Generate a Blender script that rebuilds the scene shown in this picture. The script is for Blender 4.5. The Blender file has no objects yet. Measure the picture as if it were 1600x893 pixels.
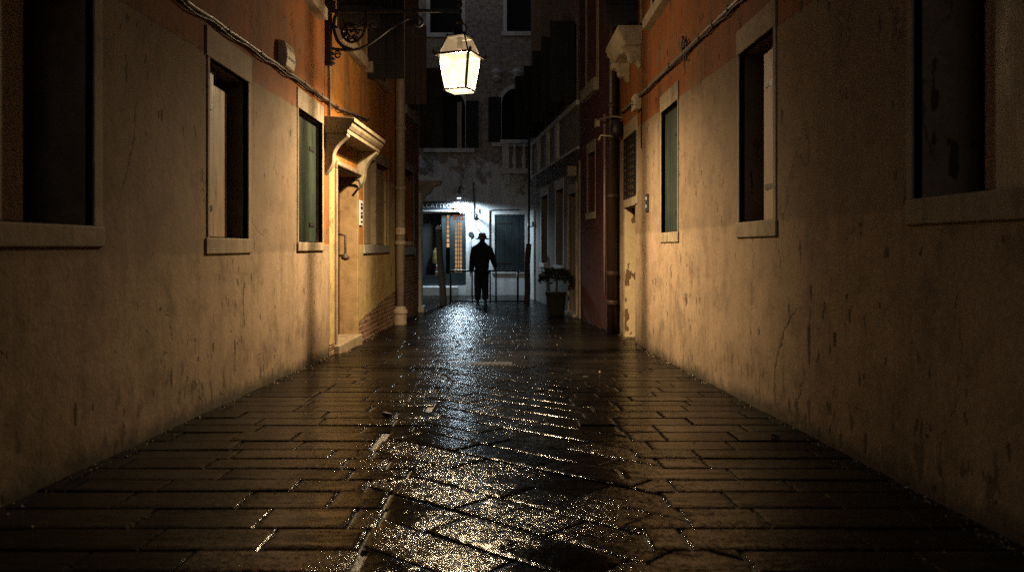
import bpy, bmesh, math, random
from mathutils import Vector, Matrix
random.seed(7)
R = math.radians
sc = bpy.context.scene
COL = sc.collection
CX, CY, F, CZ = 785.0, 385.0, 1250.0, 1.45      # horizon point and focal length measured on the photograph

# ------------------------------------------------------------------ ground height
GP = [(-60, .75), (0, .952), (10, 1.312), (13, 1.362), (17, 1.402), (20, 1.43), (24, 1.45), (80, 1.45)]
def depth(y):
    for (a, da), (b, db) in zip(GP, GP[1:]):
        if a <= y <= b:
            return da + (db - da) * (y - a) / (b - a)
    return GP[0][1] if y < GP[0][0] else GP[-1][1]
def gz(y): return CZ - depth(y)
def at(px, py, Y): return Vector(((px - CX) * Y / F, Y, CZ + (CY - py) * Y / F))

class Plane:
    def __init__(s, p0, p1, inward):
        s.p = Vector(p0); d = Vector(p1) - s.p; s.len = d.length; s.d = d.normalized()
        n = Vector((-s.d.y, s.d.x))
        if n.dot(Vector(inward)) < 0: n = -n
        s.n = n
    def hit(s, px, py):
        a = (px - CX) / F
        Y = s.p.dot(s.n) / (a * s.n.x + s.n.y)
        q = Vector((a * Y, Y)) - s.p
        return q.dot(s.d), CZ + (CY - py) * Y / F
    def w(s, u, n, z):
        q = s.p + s.d * u + s.n * n
        return Vector((q.x, q.y, z))
LA = Plane((-2.06, 0), (-2.06, 9.5), (1, 0))
LB = Plane((-2.055, 9.5), (-1.80, 17.2), (1, 0))
R1 = Plane((1.83, 0), (1.83, 12.6), (-1, 0))
R2 = Plane((1.74, 12.6), (1.50, 15.5), (-1, 0))
R3 = Plane((1.50, 15.5), (.80, 22.5), (-1, 0))
FP = Plane((0, 24), (1, 24), (0, -1))

# ------------------------------------------------------------------ mesh building
class MB:
    def __init__(s): s.v = []; s.f = []
    def add(s, vs, fs):
        o = len(s.v); s.v += [Vector(v) for v in vs]; s.f += [tuple(i + o for i in f) for f in fs]; return s
    def hexa(s, c):      # 8 corners: bottom loop 0-3, top loop 4-7
        return s.add(c, [(0, 3, 2, 1), (4, 5, 6, 7), (0, 1, 5, 4), (1, 2, 6, 5), (2, 3, 7, 6), (3, 0, 4, 7)])
    def box(s, x0, x1, y0, y1, z0, z1):
        return s.hexa([(x0, y0, z0), (x1, y0, z0), (x1, y1, z0), (x0, y1, z0), (x0, y0, z1), (x1, y0, z1), (x1, y1, z1), (x0, y1, z1)])
    def pbox(s, p, u0, u1, n0, n1, z0, z1):
        w = p.w
        return s.hexa([w(u0, n0, z0), w(u1, n0, z0), w(u1, n1, z0), w(u0, n1, z0), w(u0, n0, z1), w(u1, n0, z1), w(u1, n1, z1), w(u0, n1, z1)])
    def prism(s, loop, off):
        n = len(loop); off = Vector(off); vs = [Vector(v) for v in loop]; vs += [v + off for v in vs]
        fs = [tuple(range(n))[::-1], tuple(range(n, 2 * n))] + [(i, (i + 1) % n, n + (i + 1) % n, n + i) for i in range(n)]
        return s.add(vs, fs)
    def tube(s, pts, r, n=8, cap=True):
        pts = [Vector(p) for p in pts]; rs = r if isinstance(r, (list, tuple)) else [r] * len(pts)
        base = len(s.v); up = None
        for i, p in enumerate(pts):
            t = (pts[min(i + 1, len(pts) - 1)] - pts[max(i - 1, 0)]).normalized()
            if up is None:
                up = Vector((0, 0, 1)) if abs(t.z) < .9 else Vector((1, 0, 0))
            a = (up - t * up.dot(t)).normalized(); b = t.cross(a); up = a
            for k in range(n):
                th = 2 * math.pi * k / n
                s.v.append(p + (a * math.cos(th) + b * math.sin(th)) * rs[i])
        for i in range(len(pts) - 1):
            for k in range(n):
                k2 = (k + 1) % n
                s.f.append((base + i * n + k, base + i * n + k2, base + (i + 1) * n + k2, base + (i + 1) * n + k))
        if cap:
            s.f.append(tuple(base + k for k in range(n))[::-1])
            s.f.append(tuple(base + (len(pts) - 1) * n + k for k in range(n)))
        return s
    def lathe(s, c, prof, n=16):
        c = Vector(c); base = len(s.v)
        for r, z in prof:
            for k in range(n):
                th = 2 * math.pi * k / n
                s.v.append(c + Vector((r * math.cos(th), r * math.sin(th), z)))
        for i in range(len(prof) - 1):
            for k in range(n):
                k2 = (k + 1) % n
                s.f.append((base + i * n + k, base + i * n + k2, base + (i + 1) * n + k2, base + (i + 1) * n + k))
        s.f.append(tuple(base + k for k in range(n))[::-1]); s.f.append(tuple(base + (len(prof) - 1) * n + k for k in range(n)))
        return s
    def build(s, name, mat, parent=None, bevel=0, smooth=False, loc=None):
        root = parent
        org = Vector(loc) if loc is not None else (Vector(root['_o']) if root is not None else Vector((0, 0, 0)))
        m = bpy.data.meshes.new(name)
        m.from_pydata([v - org for v in s.v], [], s.f); m.validate()
        bm = bmesh.new(); bm.from_mesh(m); bmesh.ops.recalc_face_normals(bm, faces=bm.faces); bm.to_mesh(m); bm.free()
        o = bpy.data.objects.new(name, m); COL.objects.link(o)
        if isinstance(mat, (list, tuple)):
            for q in mat: m.materials.append(q)
        else: m.materials.append(mat)
        if root is not None: o.parent = root
        else: o.location = org
        o['_o'] = tuple(org)
        if smooth:
            for p in m.polygons: p.use_smooth = True
        if bevel:
            b = o.modifiers.new('bevel', 'BEVEL'); b.width = bevel; b.segments = 2; b.limit_method = 'ANGLE'; b.angle_limit = R(40)
        return o

def thing(name, label, cat, loc, group=None):
    o = bpy.data.objects.new(name, None); COL.objects.link(o); o.location = loc; o.empty_display_size = .1
    o['_o'] = tuple(loc); o['label'] = label; o['category'] = cat
    if group: o['group'] = group
    return o
def tag(o, label, cat, group=None):
    o['label'] = label; o['category'] = cat
    if group: o['group'] = group
    return o

# ------------------------------------------------------------------ materials
class NT:
    def __init__(s, name):
        m = bpy.data.materials.new(name); m.use_nodes = True; s.m = m; s.t = m.node_tree; s.t.nodes.clear()
        s.out = s.n('ShaderNodeOutputMaterial'); s.b = s.n('ShaderNodeBsdfPrincipled'); s.l(s.b.outputs[0], s.out.inputs[0])
        s.pos = s.n('ShaderNodeNewGeometry').outputs['Position']; s._xyz = None
    def n(s, t, **k):
        o = s.t.nodes.new(t)
        for a, b in k.items(): setattr(o, a, b)
        return o
    def l(s, a, b): s.t.links.new(a, b)
    def put(s, sock, v):
        if hasattr(v, 'links') or isinstance(v, bpy.types.NodeSocket): s.l(v, sock)
        else: sock.default_value = v
    def math(s, op, a, b=0.0, c=0.0, clamp=False):
        o = s.n('ShaderNodeMath', operation=op, use_clamp=clamp); s.put(o.inputs[0], a); s.put(o.inputs[1], b); s.put(o.inputs[2], c); return o.outputs[0]
    def xyz(s):
        if s._xyz is None:
            o = s.n('ShaderNodeSeparateXYZ'); s.l(s.pos, o.inputs[0]); s._xyz = o.outputs
        return s._xyz
    def scaled(s, sx, sy, sz, src=None):
        o = s.n('ShaderNodeVectorMath', operation='MULTIPLY'); s.l(src or s.pos, o.inputs[0]); o.inputs[1].default_value = (sx, sy, sz); return o.outputs[0]
    def noise(s, scale, vec=None, detail=4, rough=.55, dist=0):
        o = s.n('ShaderNodeTexNoise'); s.l(vec or s.pos, o.inputs['Vector']); o.inputs['Scale'].default_value = scale
        o.inputs['Detail'].default_value = detail; o.inputs['Roughness'].default_value = rough; o.inputs['Distortion'].default_value = dist; return o
    def ramp(s, v, a, b, lo=0.0, hi=1.0):
        o = s.n('ShaderNodeMapRange', clamp=True); s.put(o.inputs[0], v); s.put(o.inputs[1], a); s.put(o.inputs[2], b); s.put(o.inputs[3], lo); s.put(o.inputs[4], hi); return o.outputs[0]
    def mix(s, f, a, b, mode='MIX'):
        o = s.n('ShaderNodeMix', data_type='RGBA', blend_type=mode); s.put(o.inputs[0], f)
        s.put(o.inputs[6], a if not isinstance(a, tuple) else (*a[:3], 1)); s.put(o.inputs[7], b if not isinstance(b, tuple) else (*b[:3], 1)); return o.outputs[2]
    def bump(s, h, dist, strength=1.0, prev=None):
        o = s.n('ShaderNodeBump'); s.put(o.inputs['Height'], h); o.inputs['Distance'].default_value = dist; o.inputs['Strength'].default_value = strength
        if prev is not None: s.l(prev, o.inputs['Normal'])
        return o.outputs[0]
    def fin(s, col, rough=.8, nrm=None, spec=None, metal=None):
        s.put(s.b.inputs['Base Color'], col if not isinstance(col, tuple) else (*col[:3], 1)); s.put(s.b.inputs['Roughness'], rough)
        if nrm is not None: s.l(nrm, s.b.inputs['Normal'])
        if spec is not None: s.put(s.b.inputs['Specular IOR Level'], spec)
        if metal is not None: s.b.inputs['Metallic'].default_value = metal
        return s.m

def plaster(name, col, dirt, upper=None, border=None, strip=None, axis='y', brickline=None, base_damp=True, crack=.5, upper2=None, zsplit=None, low=None):
    """old lime plaster; border=(a,b): paint changes above z=a+b*y; brickline likewise: bare brick below"""
    t = NT(name); x, y, z = t.xyz()
    h = y if axis == 'y' else x
    big = t.noise(.75, detail=6, rough=.65).outputs['Fac']
    med = t.noise(4.5, detail=8, rough=.7).outputs['Fac']
    fine = t.noise(55, detail=4).outputs['Fac']
    streak = t.noise(1.0, t.scaled(3.6, 3.6, .42), detail=7, rough=.66, dist=.6).outputs['Fac']
    streak2 = t.noise(1.0, t.scaled(28, 28, .9), detail=4).outputs['Fac']
    c = t.mix(t.ramp(big, .38, .66), col, tuple(.80 * v for v in col))
    if low is not None:                       # re-plastered skirting band up to sill height, a shade lighter
        zb = t.math('ADD', z, t.math('MULTIPLY', t.math('SUBTRACT', med, .5), .05))
        c = t.mix(t.ramp(zb, low[0] + .015, low[0] - .015), c, low[1])
    if upper is not None:
        line = t.math('SUBTRACT', z, t.math('MULTIPLY_ADD', h, border[1], border[0]))
        line = t.math('ADD', line, t.math('MULTIPLY', t.math('SUBTRACT', t.noise(7, detail=3).outputs['Fac'], .5), .02))
        f = t.ramp(line, -.006, .006)
        if strip is not None:                 # painted surround of the doorway reaching down to sill height
            g = t.math('MULTIPLY', t.ramp(h, strip[0] - .004, strip[0] + .004), t.ramp(z, strip[2] - .006, strip[2] + .006))
            g = t.math('MULTIPLY', g, t.ramp(h, strip[1] + .004, strip[1] - .004))
            f = t.math('MAXIMUM', f, g)
        up = t.mix(t.ramp(big, .35, .7), upper, tuple(.62 * v for v in upper))
        up = t.mix(t.ramp(streak, .50, .72, 0, .75), up, tuple(.25 * v for v in upper))
        up = t.mix(t.ramp(med, .60, .75, 0, .5), up, tuple(min(1, 1.35 * v) for v in upper))
        c = t.mix(f, c, up)
    c = t.mix(t.ramp(streak, .50, .78, 0, .42), c, dirt)
    c = t.mix(t.math('MULTIPLY', t.ramp(streak2, .56, .74, 0, .30), t.ramp(big, .45, .65)), c, dirt)
    c = t.mix(t.ramp(med, .50, .72, 0, .60), c, dirt)
    blot = t.noise(2.1, detail=9, rough=.75, dist=.4).outputs['Fac']
    c = t.mix(t.ramp(blot, .50, .66, 0, .72), c, tuple(.55 * v for v in col))
    c = t.mix(t.ramp(fine, .40, .64, 0, .36), c, tuple(.45 * v for v in col))
    # scratches and chips
    blot0 = t.noise(.9, detail=3).outputs['Fac']
    chips = t.noise(1.0, t.scaled(15, 15, 6.5), detail=3, rough=.5).outputs['Fac']
    chipm = t.ramp(t.math('ADD', chips, t.math('MULTIPLY', t.math('SUBTRACT', blot0, .5), .35)), .685, .71)
    c = t.mix(t.math('MULTIPLY', chipm, .8), c, tuple(.35 * v for v in dirt))
    # cracks
    wob = t.noise(2.2, detail=5, rough=.6)
    vv = t.n('ShaderNodeVectorMath', operation='MULTIPLY_ADD'); t.l(wob.outputs['Color'], vv.inputs[0]); vv.inputs[1].default_value = (.55, .55, .55); t.l(t.scaled(1, 1, .55), vv.inputs[2])
    vo = t.n('ShaderNodeTexVoronoi', feature='DISTANCE_TO_EDGE'); t.l(vv.outputs[0], vo.inputs['Vector']); vo.inputs['Scale'].default_value = .75
    ck = t.math('MULTIPLY', t.ramp(vo.outputs['Distance'], .0055, .002), t.ramp(t.noise(1.1, detail=2).outputs['Fac'], .50, .58))
    c = t.mix(t.math('MULTIPLY', ck, crack), c, tuple(.3 * v for v in dirt))
    hgt = t.math('ADD', t.math('MULTIPLY', med, .45), t.math('MULTIPLY', fine, .17))
    hgt = t.math('SUBTRACT', hgt, t.math('MULTIPLY', chipm, .5)); hgt = t.math('SUBTRACT', hgt, t.math('MULTIPLY', ck, .6))
    hgt = t.math('ADD', hgt, t.math('MULTIPLY', big, 2.0))
    if upper is not None: hgt = t.math('SUBTRACT', hgt, t.math('MULTIPLY', f, .9))
    rough = .82
    if base_damp:                             # damp tide mark and grime above the paving
        g0 = t.math('MULTIPLY_ADD', y, -.036, .498)
        hh = t.math('SUBTRACT', z, t.math('MAXIMUM', g0, .0))
        dn = t.noise(1.3, detail=7, rough=.7, dist=.8).outputs['Fac']; dn2 = t.noise(9, detail=5, rough=.7).outputs['Fac']
        tide = t.math('SUBTRACT', hh, t.math('MULTIPLY', t.math('SUBTRACT', dn, .30), 1.5))
        c = t.mix(t.ramp(tide, .30, -.20, 0, .42), c, (dirt[0] * .8, dirt[1] * .8, dirt[2] * .8))
        tide2 = t.math('SUBTRACT', hh, t.math('MULTIPLY', t.math('SUBTRACT', t.math('ADD', t.math('MULTIPLY', dn2, .6), t.math('MULTIPLY', dn, .5)), .42), .36))
        c = t.mix(t.ramp(tide2, .07, -.03, 0, .85), c, (.024, .022, .013))
        rub = t.ramp(t.math('SUBTRACT', hh, t.math('MULTIPLY', dn2, .5)), .25, -.1); chip2 = t.ramp(t.noise(1.0, t.scaled(11, 11, 4.5), detail=4).outputs['Fac'], .60, .625)
        c = t.mix(t.math('MULTIPLY', t.math('MULTIPLY', rub, chip2), .75), c, (.045, .032, .02))
    if brickline is not None:
        bc, bh = bricks(t, axis)
        line = t.math('SUBTRACT', t.math('MULTIPLY_ADD', h, brickline[1], brickline[0]), z)
        line = t.math('ADD', line, t.math('MULTIPLY', t.math('SUBTRACT', t.noise(3.0, detail=5).outputs['Fac'], .5), brickline[2]))
        f2 = t.ramp(line, -.006, .006)
        c = t.mix(f2, c, bc)
        hgt = t.math('ADD', hgt, t.math('MULTIPLY', f2, t.math('SUBTRACT', t.math('MULTIPLY', bh, 1.2), 2.0)))
    return t.fin(c, rough, t.bump(hgt, .012, .8), spec=.25)

def bricks(t, axis='y', c1=(.15, .062, .03), c2=(.30, .15, .08), mortar=(.40, .33, .24)):
    x, y, z = t.xyz()
    cv = t.n('ShaderNodeCombineXYZ'); t.l(y if axis == 'y' else x, cv.inputs[0]); t.l(z, cv.inputs[1])
    wob = t.noise(6, detail=2); va = t.n('ShaderNodeVectorMath', operation='MULTIPLY_ADD'); t.l(wob.outputs['Color'], va.inputs[0]); va.inputs[1].default_value = (.02, .02, 0); t.l(cv.outputs[0], va.inputs[2])
    b = t.n('ShaderNodeTexBrick'); t.l(va.outputs[0], b.inputs['Vector']); b.inputs['Color1'].default_value = (*c1, 1); b.inputs['Color2'].default_value = (*c2, 1); b.inputs['Mortar'].default_value = (*mortar, 1)
    b.inputs['Scale'].default_value = 1; b.inputs['Brick Width'].default_value = .24; b.inputs['Row Height'].default_value = .068; b.inputs['Mortar Size'].default_value = .009; b.inputs['Mortar Smooth'].default_value = .3
    n = t.noise(9, detail=6, rough=.7).outputs['Fac']
    c = t.mix(t.ramp(n, .42, .7, 0, .8), b.outputs['Color'], (.06, .04, .03))
    return c, t.math('ADD', t.math('SUBTRACT', 1.0, b.outputs['Fac']), t.math('MULTIPLY', n, .4))

def brickmat(name, axis, plaster_col=None, thr=.5, c1=(.2, .085, .04), c2=(.3, .15, .08)):
    t = NT(name); c, h = bricks(t, axis, c1, c2)
    if plaster_col:
        n = t.noise(1.4, detail=6, rough=.65).outputs['Fac']; x, y, z = t.xyz()
        f = t.ramp(t.math('ADD', n, t.math('MULTIPLY', t.math('SUBTRACT', z, 3.6), -.22)), thr - .02, thr + .03)
        st = t.noise(1, t.scaled(4, 4, .4), detail=5).outputs['Fac']
        pc = t.mix(t.ramp(st, .45, .75, 0, .7), plaster_col, tuple(.35 * v for v in plaster_col))
        cl = t.noise(7, detail=6, rough=.7).outputs['Fac']; pc = t.mix(t.ramp(cl, .55, .72, 0, .6), pc, tuple(.45 * v for v in plaster_col))
        c = t.mix(f, c, pc); h = t.math('ADD', t.math('MULTIPLY', h, t.math('SUBTRACT', 1.0, f)), t.math('MULTIPLY', f, t.math('ADD', 1.5, cl)))
    return t.fin(c, .85, t.bump(h, .008, .9), spec=.25)

def stone(name, col=(.50, .45, .37), dark=.4, rough=.6):
    t = NT(name); n = t.noise(5, detail=8, rough=.7).outputs['Fac']; n2 = t.noise(38, detail=4).outputs['Fac']; st = t.noise(1, t.scaled(14, 14, 1.2), detail=4).outputs['Fac']
    c = t.mix(t.ramp(n, .40, .72, 0, .8), col, tuple(dark * v for v in col)); c = t.mix(t.ramp(st, .54, .74, 0, .6), c, tuple(dark * .6 * v for v in col))
    pit = t.ramp(t.noise(24, detail=2).outputs['Fac'], .70, .73); c = t.mix(t.math('MULTIPLY', pit, .8), c, tuple(.2 * v for v in col))
    h = t.math('ADD', t.math('MULTIPLY', n, .8), t.math('SUBTRACT', t.math('MULTIPLY', n2, .3), t.math('MULTIPLY', pit, .5)))
    return t.fin(c, rough, t.bump(h, .006, .8), spec=.3)

def wood(name, col, worn, rough=.55, amount=.5):
    t = NT(name); g = t.noise(1, t.scaled(60, 60, 2.4), detail=6, rough=.65).outputs['Fac']; n = t.noise(6, t.scaled(1, 1, .35), detail=6, rough=.7).outputs['Fac']
    x, y, z = t.xyz()
    c = t.mix(t.ramp(g, .35, .68, 0, .8), col, tuple(.45 * v for v in col)); c = t.mix(t.ramp(n, .52, .66, 0, amount), c, worn)
    sp = t.ramp(t.noise(30, detail=2).outputs['Fac'], .70, .74); c = t.mix(sp, c, (.01, .01, .008))
    return t.fin(c, t.ramp(n, .3, .7, rough - .12, rough + .2), t.bump(t.math('SUBTRACT', g, sp), .004, .8), spec=.4)

def metal(name, col, rough=.45, var=.5, m=0.0):
    t = NT(name); n = t.noise(18, detail=6, rough=.7).outputs['Fac']
    c = t.mix(t.ramp(n, .42, .7, 0, .9), col, tuple(var * v for v in col))
    return t.fin(c, t.ramp(n, .3, .7, rough - .1, rough + .2), t.bump(n, .003, .5), spec=.5, metal=m)

def glass_dark(name, col=(.006, .007, .009)):
    t = NT(name); n = t.noise(3, detail=2).outputs['Fac']; return t.fin(col, t.ramp(n, .3, .7, .08, .22), t.bump(n, .01, .2))

def emit(name, col, strength, grid=None):
    t = NT(name); e = t.n('ShaderNodeEmission'); n = t.noise(2.6, detail=3).outputs['Fac']
    c = t.mix(t.ramp(n, .3, .7), col, tuple(.45 * v for v in col)); t.l(c, e.inputs[0]); e.inputs[1].default_value = strength; t.l(e.outputs[0], t.out.inputs[0]); return t.m

def pane_mat(name, tint, strength, fr):
    """frosted lamp glass: glows evenly and lets most of the lamp light through"""
    t = NT(name); a = t.n('ShaderNodeBsdfTransparent'); b = t.n('ShaderNodeEmission'); mx = t.n('ShaderNodeAddShader')
    n = t.noise(7, detail=6, rough=.7).outputs['Fac']; d = t.ramp(n, .30, .62, .62, 1.0)
    b.inputs[0].default_value = (*tint, 1); t.put(b.inputs[1], t.math('MULTIPLY', d, strength)); a.inputs[0].default_value = (fr, fr * .98, fr * .94, 1)
    t.l(a.outputs[0], mx.inputs[0]); t.l(b.outputs[0], mx.inputs[1]); t.l(mx.outputs[0], t.out.inputs[0]); return t.m

CREAM = (.29, .208, .134); ORANGE = (.31, .096, .015); DIRT = (.070, .044, .023)
M = dict(
    stone_c=stone('canopy_stone', (.27, .21, .135), .32, .75),
    stone_n=stone('weathered_sill', (.33, .255, .17), .38, .75),
    greypost=wood('grey_post', (.15, .145, .13), (.25, .25, .24), .7),
    wallL=plaster('plaster_left', CREAM, DIRT, upper=ORANGE, border=(2.695, .018), strip=(9.24, 30, 1.47), low=(1.40, (.345, .25, .162))),
    wallB=plaster('plaster_yellow', (.50, .37, .165), DIRT, upper=(.50, .185, .03), border=(2.55, 0), strip=(10.0, 11.46, 1.47), brickline=(-.56, .086, .10), base_damp=False),
    wallC=plaster('plaster_ochre_far', (.24, .10, .03), (.06, .035, .02), brickline=(1.55, 0, .9), base_damp=False),
    wallR=plaster('plaster_right', CREAM, DIRT, upper=(.31, .092, .015), border=(2.772, .027), low=(1.62, (.36, .26, .168))),
    wallR2=plaster('plaster_red', (.105, .033, .030), (.05, .03, .038), crack=.9),
    wallR3=brickmat('plaster_grey_brick', 'y', (.20, .185, .165), .30),
    wallF=brickmat('far_brick', 'x', (.60, .61, .60), .47, (.30, .27, .245), (.42, .38, .345)),
    stone=stone('istrian_stone', (.33, .262, .18), .35), stone_d=stone('grey_stone', (.30, .28, .25)), stone_w=stone('white_stone', (.62, .61, .58), .55),
    stone_y=stone('stained_stone', (.38, .32, .21), .42),
    pitted=stone('pitted_jamb', (.36, .24, .12), .38),
    green=wood('green_paint', (.013, .026, .016), (.035, .036, .022), .55), teal=wood('dark_teal_paint', (.007, .017, .019), (.013, .02, .02), .5),
    oldwood=wood('old_planks', (.36, .27, .17), (.50, .40, .27), .5), black=wood('black_shutter', (.008, .008, .006), (.014, .013, .01), .7),
    palewood=wood('pale_shutter', (.36, .29, .18), (.12, .08, .04), .6), post=wood('mooring_post', (.06, .04, .025), (.10, .08, .06), .7), doorwood=wood('door_wood', (.05, .022, .012), (.08, .04, .02), .4),
    iron=metal('wrought_iron', (.012, .011, .01), .45), rust=metal('rusty_iron', (.05, .025, .014), .6), brass=metal('brass_fitting', (.12, .07, .03), .35, .5, .8),
    pipe=metal('cream_pipe', (.36, .29, .21), .5, .55), pipe_br=metal('brown_pipe', (.035, .02, .013), .4), conduit=metal('grey_conduit', (.22, .17, .12), .4, .4),
    plastic=metal('cream_plastic', (.55, .46, .32), .4, .8), grey_pl=metal('dark_panel', (.03, .035, .04), .35), glass=glass_dark('window_glass'), dark=NT('room_shade').fin((.004, .004, .004), .9),  # dark: near-black, the shade inside unlit rooms put into the colour
    soot=metal('black_coat_cloth', (.008, .008, .010), .85), trous=metal('dark_trousers', (.010, .010, .013), .85), hat=metal('felt_hat', (.24, .18, .11), .9, .7), skin=metal('skin', (.42, .24, .16), .5, .85), shoe=metal('leather_shoe', (.012, .01, .009), .3),
    pane=pane_mat('lantern_glass', (1, .78, .45), 1.25, .85), paneroof=pane_mat('lantern_roof_glass', (1, .68, .34), .26, .45),
    amber=emit('lit_shop_glass', (1, .55, .24), .75), red=emit('lit_transom_glass', (1, .34, .2), .36),
    leaf=metal('leaf', (.008, .011, .005), .6), pot=metal('dark_pot', (.004, .0035, .003), .95), cloth=metal('blue_cloth', (.05, .07, .16), .9), white=metal('white_card', (.30, .29, .27), .7), redc=metal('red_card', (.16, .03, .025), .7), yel=metal('straw_heap', (.15, .09, .02), .8),
    letter=metal('sign_letters', (.30, .30, .28), .5, .9), signbg=metal('sign_board', (.02, .025, .035), .4), gold=metal('sign_emblem', (.5, .3, .15), .5), enamel=metal('white_enamel', (.7, .72, .72), .3, .9),
)

def ground_mat():
    t = NT('wet_trachyte'); x, y, z = t.xyz()
    at_ = t.n('ShaderNodeAttribute', attribute_name='slab'); rnd = at_.outputs['Fac']
    big = t.noise(1.6, detail=5, rough=.6).outputs['Fac']; med = t.noise(11, detail=6, rough=.65).outputs['Fac']
    fine = t.noise(140, detail=3).outputs['Fac']
    c = t.mix(rnd, (.004, .0034, .0028), (.011, .009, .0066)); c = t.mix(t.ramp(med, .4, .7, 0, .7), c, (.007, .006, .0045))
    dry = t.ramp(t.math('ADD', t.math('MULTIPLY', big, 1.3), t.math('MULTIPLY', rnd, .35)), .70, .98)      # standing film of water vs bare grainy stone
    side = t.ramp(t.math('ABSOLUTE', t.math('ADD', x, .05)), .55, 1.25, 1.0, .28); dry = t.math('MULTIPLY', dry, side)
    rough = t.math('MULTIPLY_ADD', dry, .015, t.ramp(y, 4.5, 10, .078, .19)); rough = t.math('ADD', rough, t.ramp(med, .40, .75, 0, .05))
    rip = t.noise(1, t.scaled(2.2, 13, 3), detail=4, rough=.6).outputs['Fac']
    h = t.math('ADD', t.math('MULTIPLY', big, 5.0), t.math('ADD', t.math('MULTIPLY', med, 1.0), t.math('MULTIPLY', rip, t.ramp(y, 4, 10, 2.5, 7.0))))
    b1 = t.bump(h, .0035, .8)
    b2 = t.bump(t.math('MULTIPLY', fine, t.math('MULTIPLY_ADD', dry, .8, .15)), .003, .8, b1)
    # stone grain and drops: every few-millimetre grain tilts its own way
    vo = t.n('ShaderNodeTexVoronoi', feature='F1'); t.l(t.pos, vo.inputs['Vector']); vo.inputs['Scale'].default_value = 74
    sub = t.n('ShaderNodeVectorMath', operation='SUBTRACT'); t.l(vo.outputs['Color'], sub.inputs[0]); sub.inputs[1].default_value = (.5, .5, .5)
    near = t.ramp(y, 3.8, 8.0, 1.0, .05); amp = t.math('MULTIPLY', t.math('MULTIPLY_ADD', dry, .33, .03), near)
    sca = t.n('ShaderNodeVectorMath', operation='SCALE'); t.l(sub.outputs[0], sca.inputs[0]); t.l(amp, sca.inputs['Scale'])
    add = t.n('ShaderNodeVectorMath', operation='ADD'); t.l(b2, add.inputs[0]); t.l(sca.outputs[0], add.inputs[1])
    nrm = t.n('ShaderNodeVectorMath', operation='NORMALIZE'); t.l(add.outputs[0], nrm.inputs[0])
    m = t.fin(c, rough, nrm.outputs[0]); t.b.inputs['IOR'].default_value = 1.36; t.put(t.b.inputs['Specular IOR Level'], t.math('MULTIPLY', t.math('MULTIPLY_ADD', side, .22, .0), t.math('MULTIPLY', t.math('MULTIPLY_ADD', rnd, .7, .62), t.ramp(big, .30, .68, 1.25, .62)))); return m
M['slab'] = ground_mat()
def mortar_mat():
    t = NT('wet_joint'); n = t.noise(60, detail=4).outputs['Fac']; return t.fin((.014, .011, .008), t.ramp(n, .3, .7, .22, .5), t.bump(n, .006, .9))
M['joint'] = mortar_mat()

# ------------------------------------------------------------------ setting: ground and paving
def structure(o): o['kind'] = 'structure'; return o
g = MB(); ys = [-60, -20, -4, 0, 3, 6, 10, 13, 17, 20, 24, 40, 80]
for a, b in zip(ys, ys[1:]):
    g.add([(-60, a, gz(a) - .013), (60, a, gz(a) - .013), (60, b, gz(b) - .013), (-60, b, gz(b) - .013)], [(0, 1, 2, 3)])
structure(g.build('ground', M['joint']))

def clip(poly, n, c):     # keep points with n.p <= c
    out = []
    for i, p in enumerate(poly):
        q = poly[(i + 1) % len(poly)]; a = n[0] * p[0] + n[1] * p[1] - c; b = n[0] * q[0] + n[1] * q[1] - c
        if a <= 0: out.append(p)
        if a * b < 0:
            s = a / (a - b); out.append((p[0] + (q[0] - p[0]) * s, p[1] + (q[1] - p[1]) * s))
    r = []
    for p in out:
        if not r or math.hypot(p[0] - r[-1][0], p[1] - r[-1][1]) > .004: r.append(p)
    if len(r) > 2 and math.hypot(r[0][0] - r[-1][0], r[0][1] - r[-1][1]) < .004: r.pop()
    return r
def area(p): return .5 * sum(p[i][0] * p[(i + 1) % len(p)][1] - p[(i + 1) % len(p)][0] * p[i][1] for i in range(len(p)))
CUTX = []; CUTY = []
def internal(a, b):      # an edge made by splitting one slab in two: not a joint
    for c in CUTX:
        if abs(a[0] - c) < 1e-5 and abs(b[0] - c) < 1e-5: return True
    if abs(a[1] - b[1]) < 1e-6:
        for c in CUTY:
            if abs(a[1] - c) < 1e-5: return True
    return False
def inset(p, d, flags):
    q = list(p)
    for i in range(len(p)):
        if flags[i]: continue
        a, b = p[i], p[(i + 1) % len(p)]; ex, ey = b[0] - a[0], b[1] - a[1]; L = math.hypot(ex, ey)
        if L < 1e-6: return []
        n = (ey / L, -ex / L); q = clip(q, n, n[0] * a[0] + n[1] * a[1] - d)
        if len(q) < 3: return []
    return q
PV, PF, PR = [], [], []
def params(): return random.gauss(0, .0032), random.gauss(0, .0032), random.gauss(0, .0015), random.random(), random.uniform(.7, 1.5)
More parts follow.
